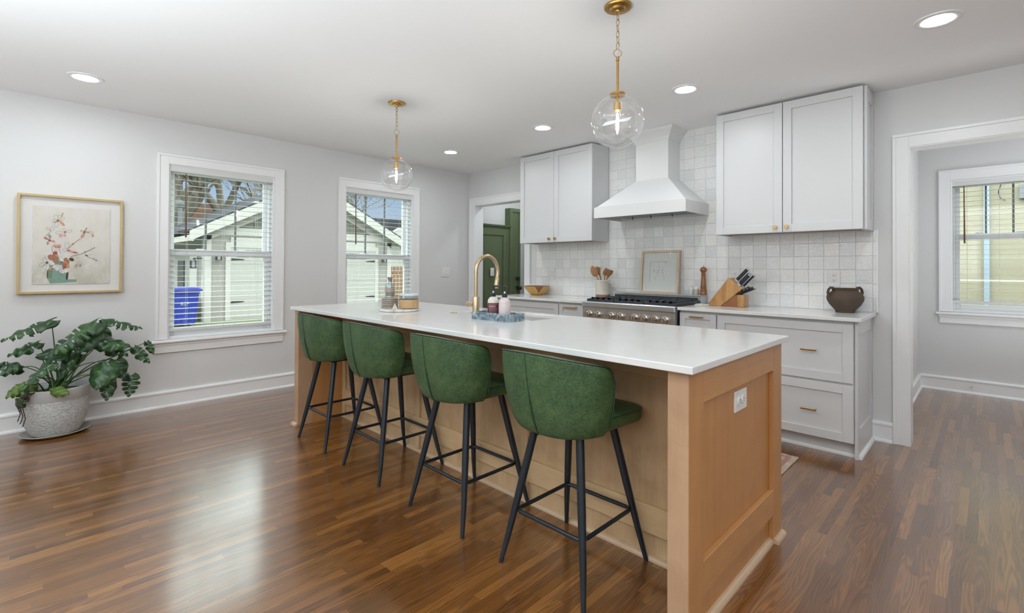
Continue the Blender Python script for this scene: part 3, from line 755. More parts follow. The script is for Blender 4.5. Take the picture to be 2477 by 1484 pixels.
MB().lathe([(0,.094), (.0695,.094), (.0695,.106), (.067,.109), (0,.109)], c0, 40).build('lid', simple('glass_lid', (.62,.65,.67), .08), cd, smooth=True)
mb = MB(); c = Vector((px+.040, py-.062, .930)); base = [c+Vector((.028*math.cos(k), .028*math.sin(k), 0)) for k in (.3, .3+PI/2, .3+PI, .3+1.5*PI)]
vs = [mb.bm.verts.new(p) for p in base]; tp = mb.bm.verts.new(c+Vector((0,0,.044))); mb.bm.faces.new(vs[::-1])
for i in range(4): mb.bm.faces.new((vs[i], vs[(i+1) % 4], tp))
tag(mb.build('stone_pyramid', simple('ribbed_cream', (.60,.55,.44), .6, var=.1, vs=60)), 'small cream ribbed pyramid in front of the candle jar', 'ornament')

# ------------------------------------------------------------------ cabinets
def shaker(mb, x0, x1, z0, z1, yf, st=.058, depth=.020, rec=.011):
    """door front facing -y, front plane yf"""
    mb.box(x0, x0+st, yf, yf+depth, z0, z1); mb.box(x1-st, x1, yf, yf+depth, z0, z1)
    mb.box(x0+st, x1-st, yf, yf+depth, z0, z0+st); mb.box(x0+st, x1-st, yf, yf+depth, z1-st, z1)
    mb.box(x0+st, x1-st, yf+rec, yf+depth-.001, z0+st, z1-st); return mb
def knob(x, z, yf, par):
    MB().lathe([(0,0), (.006,0), (.0055,.012), (.007,.016), (.0145,.020), (.0150,.024), (.0135,.027), (0,.0275)], (x, yf, z), 24, axis=Matrix.Rotation(PI/2, 3, 'X')).build('door_knob', m_brass, par, smooth=True)
def pull(x0, x1, z, yf, par, m=None):
    mb = MB().box(x0+.004, x0+.012, yf-.026, yf, z-.004, z+.004).box(x1-.012, x1-.004, yf-.026, yf, z-.004, z+.004).box(x0, x1, yf-.034, yf-.025, z-.005, z+.005)
    mb.build('drawer_pull', m or m_brass, par, bevel=.001, seg=1)
def upper(label, x0, x1, xm, ftop=2.483):
    r = thing('upper_cabinet', label, 'cabinet', ((x0+x1)/2, YB, 1.50))
    yf = 4.020; z0 = 1.500
    b = MB(); b.box(x0, x0+.018, yf+.021, YB, z0, ftop); b.box(x1-.018, x1, yf+.021, YB, z0, ftop)
    b.box(x0+.018, x1-.018, YB-.012, YB, z0, ftop); b.box(x0+.018, x1-.018, yf+.021, YB-.012, ftop-.018, ftop)
    b.box(x0+.018, x1-.018, yf+.021, yf+.040, z0, z0+.03)
    b.build('carcass', m_cab, r)
    bx(x0+.018, x1-.018, yf+.04, YB-.012, z0+.012, z0+.020).build('underside', m_under, r)
    bx(x0, x1, yf+.16, YB, ftop, CE).build('top_filler', m_cab, r)
    return r, yf, z0, ftop
r, yf, z0, zt = upper('left upper cabinet, white shaker doors with a plain grey side panel', -3.830, -2.832, -3.33)
for a, b, kx in ((-3.828, -3.334, -3.385), (-3.330, -2.834, -3.303)):
    d = shaker(MB(), a, b, 1.502, zt-.002, yf).build('cabinet_door', m_cab, r, bevel=.0012, seg=1); knob(kx, 1.538, yf, d)
r, yf, z0, zt = upper('right upper cabinet, larger with white shaker doors and panelled side', -1.600, -.606, -1.10)
for a, b, kx in ((-1.598, -1.106, -1.150), (-1.101, -.608, -1.073)):
    d = shaker(MB(), a, b, 1.502, zt-.002, yf).build('cabinet_door', m_cab, r, bevel=.0012, seg=1); knob(kx, 1.538, yf, d)
sp = MB(); a, b = yf+.023, YB
for q in ((a, a+.055, z0, zt), (b-.055, b, z0, zt), (a+.055, b-.055, z0, z0+.075), (a+.055, b-.055, zt-.09, zt)): sp.box(-.604, -.588, *q)
sp.box(-.604, -.597, a+.055, b-.055, z0+.075, zt-.09)
sp.build('side_panel', m_cab, r, bevel=.001, seg=1)

def lower(label, x0, x1, parts, toe_end=False):
    r = thing('base_cabinet', label, 'cabinet', ((x0+x1)/2, 4.0, 0)); yf = 3.748
    MB().box(x0, x1, yf+.021, YB-.002, .10, .889).build('carcass', m_cab, r)
    MB().box(x0, x1, yf+.075, YB-.05, 0, .10).build('toe_kick', m_cab, r)
    tm = MB().use(m_trim); tm.prism([(yf+.075-u, v) for u, v in ((0,0), (.014,0), (.013,.012), (.008,.020), (0,.021))], x0, x1 + (.018 if toe_end else 0), 'X'); tm.build('toe_moulding', m_trim, r)
    for kind, a, b, c, d, h in parts:
        o = shaker(MB(), a, b, c, d, yf, st=.057 if (d-c) > .2 else .045).build('drawer_front' if kind == 'drawer' else 'cabinet_door', m_cab, r, bevel=.0012, seg=1)
        if h: pull(h[0], h[1], h[2], yf, o)
    return r, yf
r, yf = lower('wide white base cabinet with two deep drawers at the right end', -1.485, -.617, [('drawer', -1.481, -.619, .487, .868, (-.912, -.818, .682)), ('drawer', -1.481, -.619, .104, .473, (-.912, -.818, .284))], True)
sp = MB(); a, b = yf+.025, YB-.002
for q in ((a, a+.062, .0, .889), (b-.062, b, 0, .889), (a+.062, b-.062, 0, .185), (a+.062, b-.062, .80, .889)): sp.box(-.615, -.597, *q)
sp.box(-.615, -.606, a+.062, b-.062, .185, .80)
sp.build('side_panel', m_cab, r, bevel=.001, seg=1)
sm = MB(); sm.prism([(-.597+u, v) for u, v in ((0,0), (.018,0), (.016,.014), (.010,.022), (0,.023))], yf+.045, YB-.02, 'Y'); sm.build('end_moulding', m_trim, r)
lower('narrow white base cabinet directly right of the range', -1.785, -1.487, [('drawer', -1.781, -1.491, .745, .868, (-1.690, -1.585, .842)), ('door', -1.781, -1.491, .104, .735, None)])
lower('narrow white base cabinet directly left of the range', -3.036, -2.735, [('drawer', -3.032, -2.739, .745, .868, (-2.955, -2.805, .842)), ('door', -3.032, -2.739, .104, .735, None)])
lower('wide white base cabinet at the left end by the hall doorway', -3.91, -3.038, [('drawer', -3.906, -3.042, .59, .868, None), ('drawer', -3.906, -3.042, .104, .58, None)])
def counter(label, x0, x1):
    o = bx(x0, x1, 3.712, YB-.011, .889, .914).build('kitchen_worktop', m_quartz, bevel=.003); return tag(o, label, 'worktop')
counter('white quartz worktop right of the range, under the clay pot', -1.787, -.572)
counter('white quartz worktop left of the range, under the wooden bowl', -3.93, -2.722)

# ------------------------------------------------------------------ range
rg = thing('gas_range', 'stainless steel professional gas range with black grates', 'range', (-2.255, 4.0, 0)); RX0, RX1 = -2.715, -1.795
MB().box(RX0+.004, RX1-.004, 3.735, 4.31, .10, .895).build('body', m_steel, rg)
MB().box(RX0, RX1, 3.690, 3.735, .862, .917).build('front_bullnose', m_steel, rg, bevel=.010, seg=3)
MB().box(RX0+.006, RX1-.006, 3.712, 3.735, .735, .862).build('control_panel', m_steel, rg, bevel=.002)
MB().box(RX0+.01, RX1-.01, 3.705, 3.735, .16, .725).build('oven_door', m_steel, rg, bevel=.004)
MB().tube([(RX0+.06, 3.705, .665), (RX0+.06, 3.655, .665)], .009, 12).tube([(RX1-.06, 3.705, .665), (RX1-.06, 3.655, .665)], .009, 12).tube([(RX0+.03, 3.655, .665), (RX1-.03, 3.655, .665)], .013, 16).build('oven_handle', m_steel, rg, smooth=True)
for x, y in ((RX0+.05, 3.78), (RX1-.05, 3.78), (RX0+.05, 4.26), (RX1-.05, 4.26)): MB().cyl((x, y, 0), .018, .10, 14).build('foot', m_steel, rg, smooth=True)
MB().box(RX0+.012, RX1-.012, 3.745, 4.195, .895, .912).build('cooktop', m_iron, rg, bevel=.003)
MB().box(RX0+.02, RX1, 4.197, 4.315, .895, .975).box(RX0+.015, RX1+.004, 4.190, 4.315, .975, .988).build('back_guard', m_steel, rg, bevel=.002)
MB().box(RX0+.04, RX1-.03, 4.1945, 4.1968, .935, .965).build('vent_slot', m_slot, rg)
for x in (-2.640, -2.548, -2.405, -2.309, -2.170, -2.078, -1.982, -1.892):
    q = Matrix.Rotation(PI/2, 3, 'X')
    kn = MB().lathe([(.032,0), (.034,.003), (.034,.008), (.030,.011), (.027,.012), (.0265,.020), (.028,.022), (.026,.044), (.022,.048), (0,.048)], (x, 3.712, .800), 32, axis=q).build('burner_knob', m_knob, rg, smooth=True)
    bx(x-.0045, x+.0045, 3.658, 3.668, .778, .822).build('knob_grip', m_steel, kn, bevel=.002)
MB().cyl((-2.685, 3.706, .800), .006, .008, 12, Matrix.Rotation(PI/2, 3, 'X')).build('indicator_light', m_knob, rg, smooth=True)
gw = (RX1-RX0-.03)/3
for i in range(3):
    gx = RX0+.015+gw*i; g = MB(); z0, z1 = .930, .944
    g.box(gx+.004, gx+gw-.004, 3.750, 3.764, .913, .935); g.box(gx+.004, gx+gw-.004, 4.176, 4.190, .918, z1)
    g.box(gx+.004, gx+.018, 3.764, 4.176, .922, z1-.006); g.box(gx+gw-.018, gx+gw-.004, 3.764, 4.176, .922, z1-.006); g.box(gx+.018, gx+gw-.018, 3.962, 3.976, z0, z1)
    for yc in (3.860, 4.078):
        for k in range(8):
            a = k*PI/4 + PI/8*0; c, s_ = math.cos(a), math.sin(a); xm = gx+gw/2
            r0, r1 = .030, (.125 if abs(c) > .9 else .098 if abs(s_) > .9 else .128)
            L = r1-r0; m0 = ((r0+r1)/2)
            g.box(xm+c*m0-L/2, xm+c*m0+L/2, yc+s_*m0-.005, yc+s_*m0+.005, z0+.004, z1+.006, rot=Matrix.Rotation(a, 3, 'Z'))
        for dx in (-.09, -.03, .03, .09): g.box(gx+gw/2+dx-.006, gx+gw/2+dx+.006, 3.752, 3.775, .930, .953)
    g.build('grate', m_iron, rg, bevel=.0015, seg=1)
    for yc in (3.860, 4.078):
        MB().lathe([(0,.912), (.048,.912), (.048,.918), (.030,.920), (.030,.930), (.026,.933), (0,.933)], (gx+gw/2, yc, 0), 28).build('burner', m_iron, rg, smooth=True)

# ------------------------------------------------------------------ hood
hd = thing('range_hood', 'white painted range hood tapering to a square chimney', 'range hood', (-2.235, YB, 1.70))
m_hood = simple('hood_white', (.74,.74,.735), .4, var=.01)
hx0, hx1, hy = -2.690, -1.780, 3.850; cx0, cx1, cyf = -2.383, -2.056, 4.092; HB = YB-.011
h = MB()
h.box(hx0, hx1, hy, hy+.018, 1.700, 1.802); h.box(hx0, hx0+.018, hy+.018, HB, 1.700, 1.802); h.box(hx1-.018, hx1, hy+.018, HB, 1.700, 1.802); h.box(hx0+.018, hx1-.018, HB-.03, HB, 1.700, 1.802)
h.build('canopy_band', m_hood, hd)
MB().sheet([[(hx0+.022, HB, 1.802), (hx0+.022, hy+.016, 1.802), (hx1-.012, hy+.016, 1.802), (hx1-.012, HB, 1.802)], [(cx0, HB, 2.042), (cx0, cyf, 2.042), (cx1, cyf, 2.042), (cx1, HB, 2.042)]]).build('canopy', m_hood, hd, solid=-.004)
MB().box(hx0+.01, hx1-.01, hy+.01, HB, 1.796, 1.802).build('canopy_top', m_hood, hd)
MB().box(cx0, cx1, cyf, HB, 2.042, 2.40).build('chimney', m_hood, hd, bevel=.002, seg=1)
rows = []
for z, o in ((2.392, 0), (2.392, .004), (2.402, .008), (2.425, .018), (2.452, .038), (2.478, .064), (2.490, .070), (2.499, .078)):
    rows.append([(cx0-o, HB, z), (cx0-o, cyf-o, z), (cx1+o, cyf-o, z), (cx1+o, HB, z)])
MB().sheet(rows).build('crown_moulding', m_hood, hd)
fl = MB().box(hx0+.018, hx1-.018, hy+.018, HB-.03, 1.735, 1.745)
for k in range(34): x = hx0+.12+k*.0215; fl.box(x, x+.010, hy+.04, HB-.06, 1.716, 1.735)
fl.build('baffle_filter', m_steel, hd)
for x in (-2.42, -2.23, -2.02): MB().tube([(x, 4.10, 1.716), (x, 4.10, 1.700), (x+.006, 4.092, 1.690)], .004, 8).build('filter_hook', m_iron, hd, smooth=True)

# ------------------------------------------------------------------ worktop things
bw = thing('wooden_bowl', 'wide wooden bowl with golden inside and dark rim, left end of the worktop', 'bowl', (-3.680, 4.150, .914))
MB().lathe([(0,.001), (.060,.001), (.066,.004), (.100,.030), (.135,.070), (.150,.100)], (-3.680, 4.150, .914), 48).build('outer_shell', m_bowlin, bw, smooth=True)
MB().lathe([(.150,.100), (.153,.101), (.148,.103), (.130,.072), (.095,.034), (.060,.010), (0,.008)], (-3.680, 4.150, .914), 48).build('rim', m_bowlrim, bw, smooth=True)
for a0 in (2.6, 5.6):
    mb = MB(); mb.grid([[(-3.680+rr*math.cos(a0+t*(z-.02)*8), 4.150+rr*math.sin(a0+t*(z-.02)*8), .914+z) for t in [k/8-.5 for k in range(9)]] for rr, z in ((.1015,.030), (.119,.050), (.1365,.070), (.1515,.100))])
    mb.build('dark_streak', m_bowlrim, bw, smooth=True)

cr = thing('utensil_crock', 'cream stoneware crock with a brown foot holding wooden utensils', 'crock', (-2.825, 4.205, .914))
cc = (-2.825, 4.205, .914)
MB().lathe([(.070,.036), (.0755,.042), (.0765,.170), (.080,.176), (.080,.186), (.074,.188), (.071,.182), (.069,.05), (0,.045)], cc, 40).build('crock_body', m_crock, cr, smooth=True)
MB().lathe([(0,0), (.066,0), (.069,.004), (.0745,.040), (.070,.040)], cc, 40).build('crock_foot', m_crockbase, cr, smooth=True)
for s_ in (1,):
    MB().tube([(cc[0]+.073, cc[1]-.020, 1.082), (cc[0]+.086, cc[1]-.012, 1.074), (cc[0]+.092, cc[1]+.002, 1.076), (cc[0]+.086, cc[1]+.016, 1.084), (cc[0]+.072, cc[1]+.022, 1.090)], .005, 8).build('lug_handle', m_crock, cr, smooth=True)
def spoon(label, bx_, by_, tx, ty, tz, wd, kind, tilt=0):
    b = Vector((cc[0]+bx_, cc[1]+by_, .975)); t = Vector((tx, ty, tz)); d = (t-b).normalized(); L = (t-b).length
    side = d.cross(Vector((0.7,-.7,0)).cross(d)).normalized(); side = Vector((.7*math.cos(tilt), .7*math.cos(tilt)+.3*math.sin(tilt), math.sin(tilt)*.2)); side = (side - d*side.dot(d)).normalized(); nrm = d.cross(side)
    hl = L - wd*1.5
    rows = []
    prof = [(0,.0052), (.3,.005), (.7,.0045), (1,.0055)]
    for f, r_ in prof: rows.append([tuple(b+d*(hl*f)+side*r_*math.cos(2*PI*k/12)+nrm*r_*.8*math.sin(2*PI*k/12)) for k in range(12)])
    N = 8
    for i in range(1, N+1):
        f = i/N; q = hl + (L-hl)*f
        if kind == 'spoon': ww = max(.0055*(1-f), wd/2*math.sin(PI*min(1, .12+.88*f))**.7 if f < 1 else .002); th = .004
        elif kind == 'spatula': ww = .0055+(wd/2-.0055)*min(1, f*1.6); th = .003
        rows.append([tuple(b+d*q+side*ww*math.cos(2*PI*k/12)+nrm*(th*math.sin(2*PI*k/12) - (.006*math.sin(PI*f) if kind == 'spoon' else 0))) for k in range(12)])
    mb = MB(); V = mb.grid(rows, closed=True); mb.bm.faces.new(V[0][::-1]); mb.bm.faces.new(V[-1])
    tag(mb.build('wooden_spoon' if kind == 'spoon' else 'wooden_spatula', m_spoon, smooth=True), label, kind, 'wooden utensils in the crock')
spoon('large wooden spoon leaning left in the crock, leftmost utensil', .02, 0, -2.925, 4.150, 1.245, .080, 'spoon')
spoon('narrow wooden spoon just right of the largest spoon in the crock', .01, .02, -2.895, 4.195, 1.243, .050, 'spoon', 1.0)
spoon('slim dark wooden spatula upright in the middle of the crock', 0, .02, -2.860, 4.180, 1.230, .034, 'spatula', 1.2)
spoon('rounded wooden spoon, upright and right of centre in the crock', 0, -.01, -2.768, 4.180, 1.228, .056, 'spoon', .3)
spoon('wide wooden spatula leaning right in the crock, rightmost utensil', -.02, 0, -2.728, 4.200, 1.205, .062, 'spatula')
tag(MB().lathe([(0,.0), (.052,.0), (.056,.002), (.058,.008), (.050,.010), (0,.006)], (-1.700, 3.985, .914), 36, sx=1.1).build('spoon_rest', m_crock, smooth=True), 'flat round cream spoon rest on the worktop left of the knife block', 'spoon rest')
tag(MB().lathe([(0,0), (.048,0), (.0505,.004), (.047,.0075), (0,.0075)], (-1.700, 3.985, .9225), 36, sx=1.1).build('saucer', m_marble, smooth=True), 'small pale stone disc lying on the cream spoon rest', 'coaster')

fr = thing('leaning_picture', 'small square pale wood picture leaning on the tile behind the range', 'picture frame', (-2.235, 4.245, .988))
x0, x1, z0, z1 = -2.425, -2.035, .988, 1.398; th = .019
lean = Matrix.Rotation(-math.radians(5.5), 3, 'X'); pv = (-2.235, 4.240, .988)
def LB(x0_, x1_, y0_, y1_, z0_, z1_, name, m, par, bev=.001):
    return MB().box(x0_, x1_, y0_, y1_, z0_, z1_, rot=lean, pivot=pv).build(name, m, par, bevel=bev, seg=1)
f = MB()
for q in ((x0, x0+th, z0, z1), (x1-th, x1, z0, z1), (x0+th, x1-th, z0, z0+th), (x0+th, x1-th, z1-th, z1)): f.box(q[0], q[1], 4.240, 4.270, q[2], q[3], rot=lean, pivot=pv)
f.build('frame', m_frame2, fr, bevel=.001, seg=1)
LB(x0+th, x1-th, 4.258, 4.266, z0+th, z1-th, 'mat_board', simple('mat_white', (.78,.80,.80), .8), fr)
ik = MB(); mink = simple('print_ink', (.25,.24,.20), .8)
def LT(x, z, y=4.2572): return lean @ (Vector((x, y, z))-Vector(pv)) + Vector(pv)
for a, b in (((-2.335, 1.29), (-2.155, 1.29)), ((-2.335, 1.29), (-2.335, 1.10))): ik.tube([LT(*a), LT(*b)], .0012, 4)
random.seed(11)
for k in range(16):
    x, z = random.uniform(-2.31, -2.16), random.uniform(1.10, 1.27); a = random.uniform(.4, 2.6)
    ik.tube([LT(x, z), LT(x+.02*math.cos(a), z+.02*math.sin(a)), LT(x+.035*math.cos(a+.5), z+.035*math.sin(a+.5))], .0009, 4)
ik.build('botanical_print', mink, fr)
LB(x0+th, x1-th, 4.2495, 4.2505, z0+th, z1-th, 'glass_pane', m_glass, fr, 0)

ml = (-1.800, 4.250, .988)
pm = thing('pepper_mill', 'tall turned wooden pepper mill standing on the range back ledge', 'pepper mill', ml)
MB().lathe([(0,0), (.0285,0), (.0290,.006), (.0275,.030), (.0240,.036), (.0285,.042), (.0285,.050), (.0235,.056), (.0260,.064), (.0220,.110), (.0185,.160), (.0175,.185), (.0210,.192), (.0175,.198), (0,.198)], ml, 32).build('mill_body', m_walnut, pm, smooth=True)
MB().lathe([(0,.198), (.016,.199), (.018,.203), (.0255,.212), (.0285,.224), (.0260,.238), (.0160,.248), (0,.251)], ml, 32).build('mill_head', m_walnut, pm, smooth=True)
MB().lathe([(0,.250), (.004,.250), (.003,.255), (.0055,.259), (.004,.264), (0,.265)], ml, 14).build('finial', m_steel, pm, smooth=True)
for i, (x, c, lab) in enumerate(((-1.868, (.58,.50,.38), 'short glass shaker with beige contents beside the pepper mill'), (-1.915, (.66,.68,.68), 'short glass shaker with white contents, left of the beige one'))):
    r = thing('glass_shaker', lab, 'shaker', (x, 4.255, .988))
    MB().lathe([(0,0), (.019,0), (.020,.003), (.020,.052), (.016,.056), (0,.056)], (x, 4.255, .988), 20).build('shaker_body', simple('shaker_fill_%d' % i, c, .25), r, smooth=True)
    MB().lathe([(0,.056), (.014,.056), (.013,.068), (.008,.071), (0,.071)], (x, 4.255, .988), 20).build('shaker_cap', m_steel if i else m_plate, r, smooth=True)

# knife block
kb = thing('knife_block', 'slanted acacia knife block on the worktop right of the range', 'knife block', (-1.53, 4.12, .914)); yb0, yb1 = 4.055, 4.165
MB().prism([(-1.690,.915), (-1.575,.915), (-1.405,1.062), (-1.505,1.148), (-1.515,1.148)], yb0, yb1, 'Y').build('slanted_body', m_acacia, kb, bevel=.003)
MB().prism([(-1.572,.914), (-1.395,.914), (-1.395,1.012), (-1.462,1.012)], yb0, yb1, 'Y').build('front_support', m_walnut, kb, bevel=.003)
MB().box(-1.446, -1.392, yb0-.001, yb1+.001, .914, 1.013).build('support_block', m_acacia, kb, bevel=.006)
up_ = Vector((.66, 0, .75)).normalized()
def knife(label, bx_, bz, y, L, wd, th, group='knives in the block', lighter=False):
    r = thing('kitchen_knife', label, 'knife', (bx_, y, bz), group)
    d = Vector((.680, 0, .733)); n = Vector((-.733, 0, .680)); b = Vector((bx_, y, bz))
    M3 = Matrix((( d.x, 0, n.x), (0, 1, 0), (d.z, 0, n.z)))
    def RB(l0, l1, w0, w1, t0, t1, name, m, bev):
        mb = MB().box(bx_+l0, bx_+l1, y+t0, y+t1, bz+w0, bz+w1, rot=M3, pivot=(bx_, y, bz)); return mb.build(name, m, r, bevel=bev)
    RB(-.10, .004, -wd*.9, wd*.9, -.001, .001, 'blade', m_steel, 0)
    RB(-.004, .012, -wd/2, wd/2, -th/2, th/2, 'bolster', m_steel, .002)
    RB(.012, L-.006, -wd/2, wd/2, -th/2, th/2, 'handle', m_blackp, .004)
    RB(.010, L, -wd/2-.0008, -wd/2+.0005, -.0015, .0015, 'tang', m_steel, 0); RB(L-.008, L, -wd/2, wd/2, -th/2, th/2, 'end_cap', m_steel, .002)
    return r
knife('large black handled knife, topmost at the back of the block', -1.478, 1.125, 4.135, .135, .026, .022)
knife('black handled knife in the second row of the block', -1.449, 1.100, 4.120, .125, .026, .022)
knife('black handled knife next to the second row one, slightly nearer', -1.437, 1.090, 4.085, .118, .024, .020)
knife('slim steel-edged knife, lowest of the full-size knives', -1.420, 1.076, 4.110, .135, .016, .020)
def small_handle(label, p0, p1, name, cat):
    a, b = Vector(p0), Vector(p1); d = (b-a).normalized()
    r = thing(name, label, cat, p0)
    MB().tube([a, a+d*.01, (a+b)/2, b-d*.008, b], [.008,.010,.009,.011,.007], 10).build('handle', m_blackp, r, smooth=True)
    rv = MB()
    for f in (.15, .5, .8): c = a+(b-a)*f; rv.cyl((c.x, c.y-.0105, c.z), .0032, .002, 10, Matrix.Rotation(PI/2, 3, 'X'))
    rv.build('rivets', m_steel, r)
small_handle('black riveted steak knife handle low in the block front', (-1.435, 4.075, 1.030), (-1.352, 4.065, 1.078), 'steak_knife', 'knife')
small_handle('black riveted steak knife handle behind the low front one', (-1.430, 4.120, 1.036), (-1.345, 4.130, 1.072), 'steak_knife', 'knife')
ks = thing('kitchen_shears', 'black handled kitchen shears sticking out lowest and furthest right of the block', 'shears', (-1.43, 4.10, 1.02))
MB().tube([(-1.430, 4.10, 1.024), (-1.370, 4.10, 1.046), (-1.318, 4.10, 1.066)], [.010,.007,.003], 10).tube([(-1.43, 4.09, 1.022), (-1.405, 4.085, 1.030), (-1.39, 4.09, 1.034)], [.010,.009,.004], 10).build('handles', m_blackp, ks, smooth=True)

# clay pot with two handles
cp = (-.735, 4.165, .914)
pt = thing('clay_pot', 'dark brown two-handled clay pot near the right end of the worktop', 'pot', cp)
MB().lathe([(0,0), (.057,0), (.059,.004), (.0590,.012), (.070,.026), (.095,.056), (.110,.084), (.114,.104), (.111,.120), (.100,.136), (.086,.148), (.079,.156), (.081,.166), (.086,.172), (.082,.175), (.074,.168), (.071,.158), (.080,.145), (.103,.105), (.088,.05), (.05,.014), (0,.012)], cp, 56).build('pot_body', m_pot, pt, smooth=True)
for s_ in (-1, 1):
    d = Vector((.69*s_, .72*s_, 0)); c = Vector(cp)
    pts = [c+d*.078+Vector((0,0,.164)), c+d*.090+Vector((0,0,.176)), c+d*.108+Vector((0,0,.178)), c+d*.122+Vector((0,0,.164)), c+d*.127+Vector((0,0,.142)), c+d*.120+Vector((0,0,.120)), c+d*.106+Vector((0,0,.104))]
    MB().tube(pts, [.009,.009,.0085,.0085,.009,.010,.012], 12).build('handle', m_pot, pt, smooth=True)

# ------------------------------------------------------------------ counter stools
def make_stool():
    r = thing('counter_stool', '', 'stool', (0,0,0), 'green leather counter stools along the island')
    R0 = .165; NT = 40; NV = 12; TH = .034
    def plan(w_, yr, n=NT):
        yf = -.085; L1 = (yf-(yr+R0)); La = R0*PI/2; L2 = 2*(w_-R0); T = 2*L1+2*La+L2; out = []
        for i in range(n+1):
            s_ = T*i/n
            if s_ < L1: p, nn = (-w_, yf-s_), (-1, 0)
            elif s_ < L1+La: a = PI+(s_-L1)/R0; p = (-w_+R0+R0*math.cos(a), yr+R0+R0*math.sin(a)); nn = (math.cos(a), math.sin(a))
            elif s_ < L1+La+L2: p, nn = (-w_+R0+(s_-L1-La), yr), (0, -1)
            elif s_ < L1+2*La+L2: a = 1.5*PI+(s_-L1-La-L2)/R0; p = (w_-R0+R0*math.cos(a), yr+R0+R0*math.sin(a)); nn = (math.cos(a), math.sin(a))
            else: q = s_-(L1+2*La+L2); p, nn = (w_, yr+R0+q), (1, 0)
            out.append((p, nn, min(s_, T-s_)))
        return out
    lo_ = .578
    cols_o, cols_i = [], []
    for i in range(NT+1):
        co, ci = [], []
        for j in range(NV+1):
            v = j/NV; e = v**.8
            w_ = .208 + (.250-.208)*math.sin(min(1, e*1.0)*PI/2)**.9; yr = -.225 - (.275-.225)*math.sin(e*PI/2)**.9
            p, nn, ds = plan(w_, yr)[i]
            mid = min(1, ds/.30)
            ztop = .850 + .046*math.sin(mid*PI/2)
            if ds < .055: ztop -= .055 - math.sqrt(max(0, .055**2-(.055-ds)**2))
            zb = lo_ + .012*(1-mid)
            z = zb + (ztop-zb)*v
            t_ = TH*(.55+.45*math.sin(min(1, .15+v)*PI*.55)) if v < .97 else TH*.5
            co.append(Vector((p[0], p[1], z))); ci.append(Vector((p[0]-nn[0]*TH, p[1]-nn[1]*TH, z)))
        cols_o.append(co); cols_i.append(ci)
    mb = MB(); rows = []
    for j in range(NV+1):
        rows.append([cols_o[i][j] for i in range(NT+1)] + [cols_i[i][j] for i in range(NT, -1, -1)])
    V = mb.grid(rows, closed=True); n = len(V[0])
    for R_ in (V[0], V[-1]):
        for i in range(NT): 
            a, b, c, d = R_[i], R_[i+1], R_[n-2-i], R_[n-1-i]
            mb.bm.faces.new((a, b, c, d) if R_ is V[-1] else (d, c, b, a))
    sh = mb.build('backrest', m_leather, r, smooth=True, bevel=.010, seg=3, angle=70)
    top = [cols_o[i][NV]+Vector((0,0,.001)) for i in range(NT+1)]; front_l = [cols_o[0][j] for j in range(3, NV)]; front_r = [cols_o[NT][j] for j in range(NV-1, 2, -1)]
    inset = lambda p: p
    MB().tube([p for p in front_l]+[p for p in top]+[p for p in front_r], .0030, 6).build('rim_piping', m_piping, sh, smooth=True)
    # centre seam with an open lower pleat
    seam = [cols_o[NT//2][j]+Vector((.0,-.0015,0)) for j in range(NV+1)]
    MB().tube([seam[-1]+Vector((-.03,0,0))]+[seam[j]+Vector((-.03*(j/NV),0,0)) for j in range(NV-1, 5, -1)], .0011, 5).build('seam', m_piping, sh, smooth=True)
    MB().tube([seam[j]+Vector((-.03*(j/NV)+.0,-.001,0)) for j in range(6, -1, -1)], [.0012,.003,.0036,.0038,.0036,.0032,.0028], 6).build('pleat', m_piping, sh, smooth=True)
    # seat
    def outline(w0, w1, y0, y1, rr, k=6):
        pts = []
        for cx_, cy_, a0 in ((w1-rr, y1-rr, 0), (-w1+rr, y1-rr, PI/2)):
            for i in range(k+1): a = a0+PI/2*i/k; pts.append((cx_+rr*math.cos(a), cy_+rr*math.sin(a)))
        pts += [(-w0, y0+.08), (-w0+.05, y0+.02), (-w0+.11, y0), (w0-.11, y0), (w0-.05, y0+.02), (w0, y0+.08)]
        return pts
    mb = MB(); rows = []
    for z, s_ in ((.592, .80), (.590, .86), (.596, .96), (.610, 1.0), (.632, 1.0), (.646, .985)): rows.append([(x*s_, (y)*s_, z) for x, y in outline(.196, .220, -.205, .212, .060)])
    for z, s_ in ((.652, .95), (.657, .8), (.660, .5), (.661, .2)): rows.append([(x*s_, y*s_, z) for x, y in outline(.196, .220, -.205, .212, .060)])
    V = mb.grid(rows, closed=True); mb.bm.faces.new(V[0][::-1]); mb.bm.faces.new(V[-1])
    st = mb.build('seat', m_leather, r, smooth=True, angle=80)
    MB().tube([(x*.992, y*.992, .6435) for x, y in outline(.196, .220, -.205, .212, .060)], .003, 6, closed=True).build('seat_piping', m_piping, st, smooth=True)
    MB().box(-.13, .13, -.14, .14, .570, .592).build('seat_frame', m_black, r, bevel=.004)
    for sx in (-1, 1):
        for sy in (-1, 1):
            MB().tube([(sx*.112, sy*.112, .575), (sx*.155, sy*.158, .32), (sx*.190, sy*.195, .12), (sx*.2105, sy*.2205, .0)], [.0165,.0162,.0125,.0092], 18).build('leg', m_black, r, smooth=True)
    a, z, q = .168, .215, .03; pts = []
    for cx_, cy_, a0 in ((a-q, a-q, 0), (-a+q, a-q, PI/2), (-a+q, -a+q, PI), (a-q, -a+q, 1.5*PI)):
        for i in range(5): an = a0+PI/2*i/4; pts.append((cx_+q*math.cos(an), (cy_+q*math.sin(an))*1.03, z))
    MB().tube(pts, .0085, 12, closed=True).build('footrest', m_black, r, smooth=True)
    return r
s0 = make_stool()
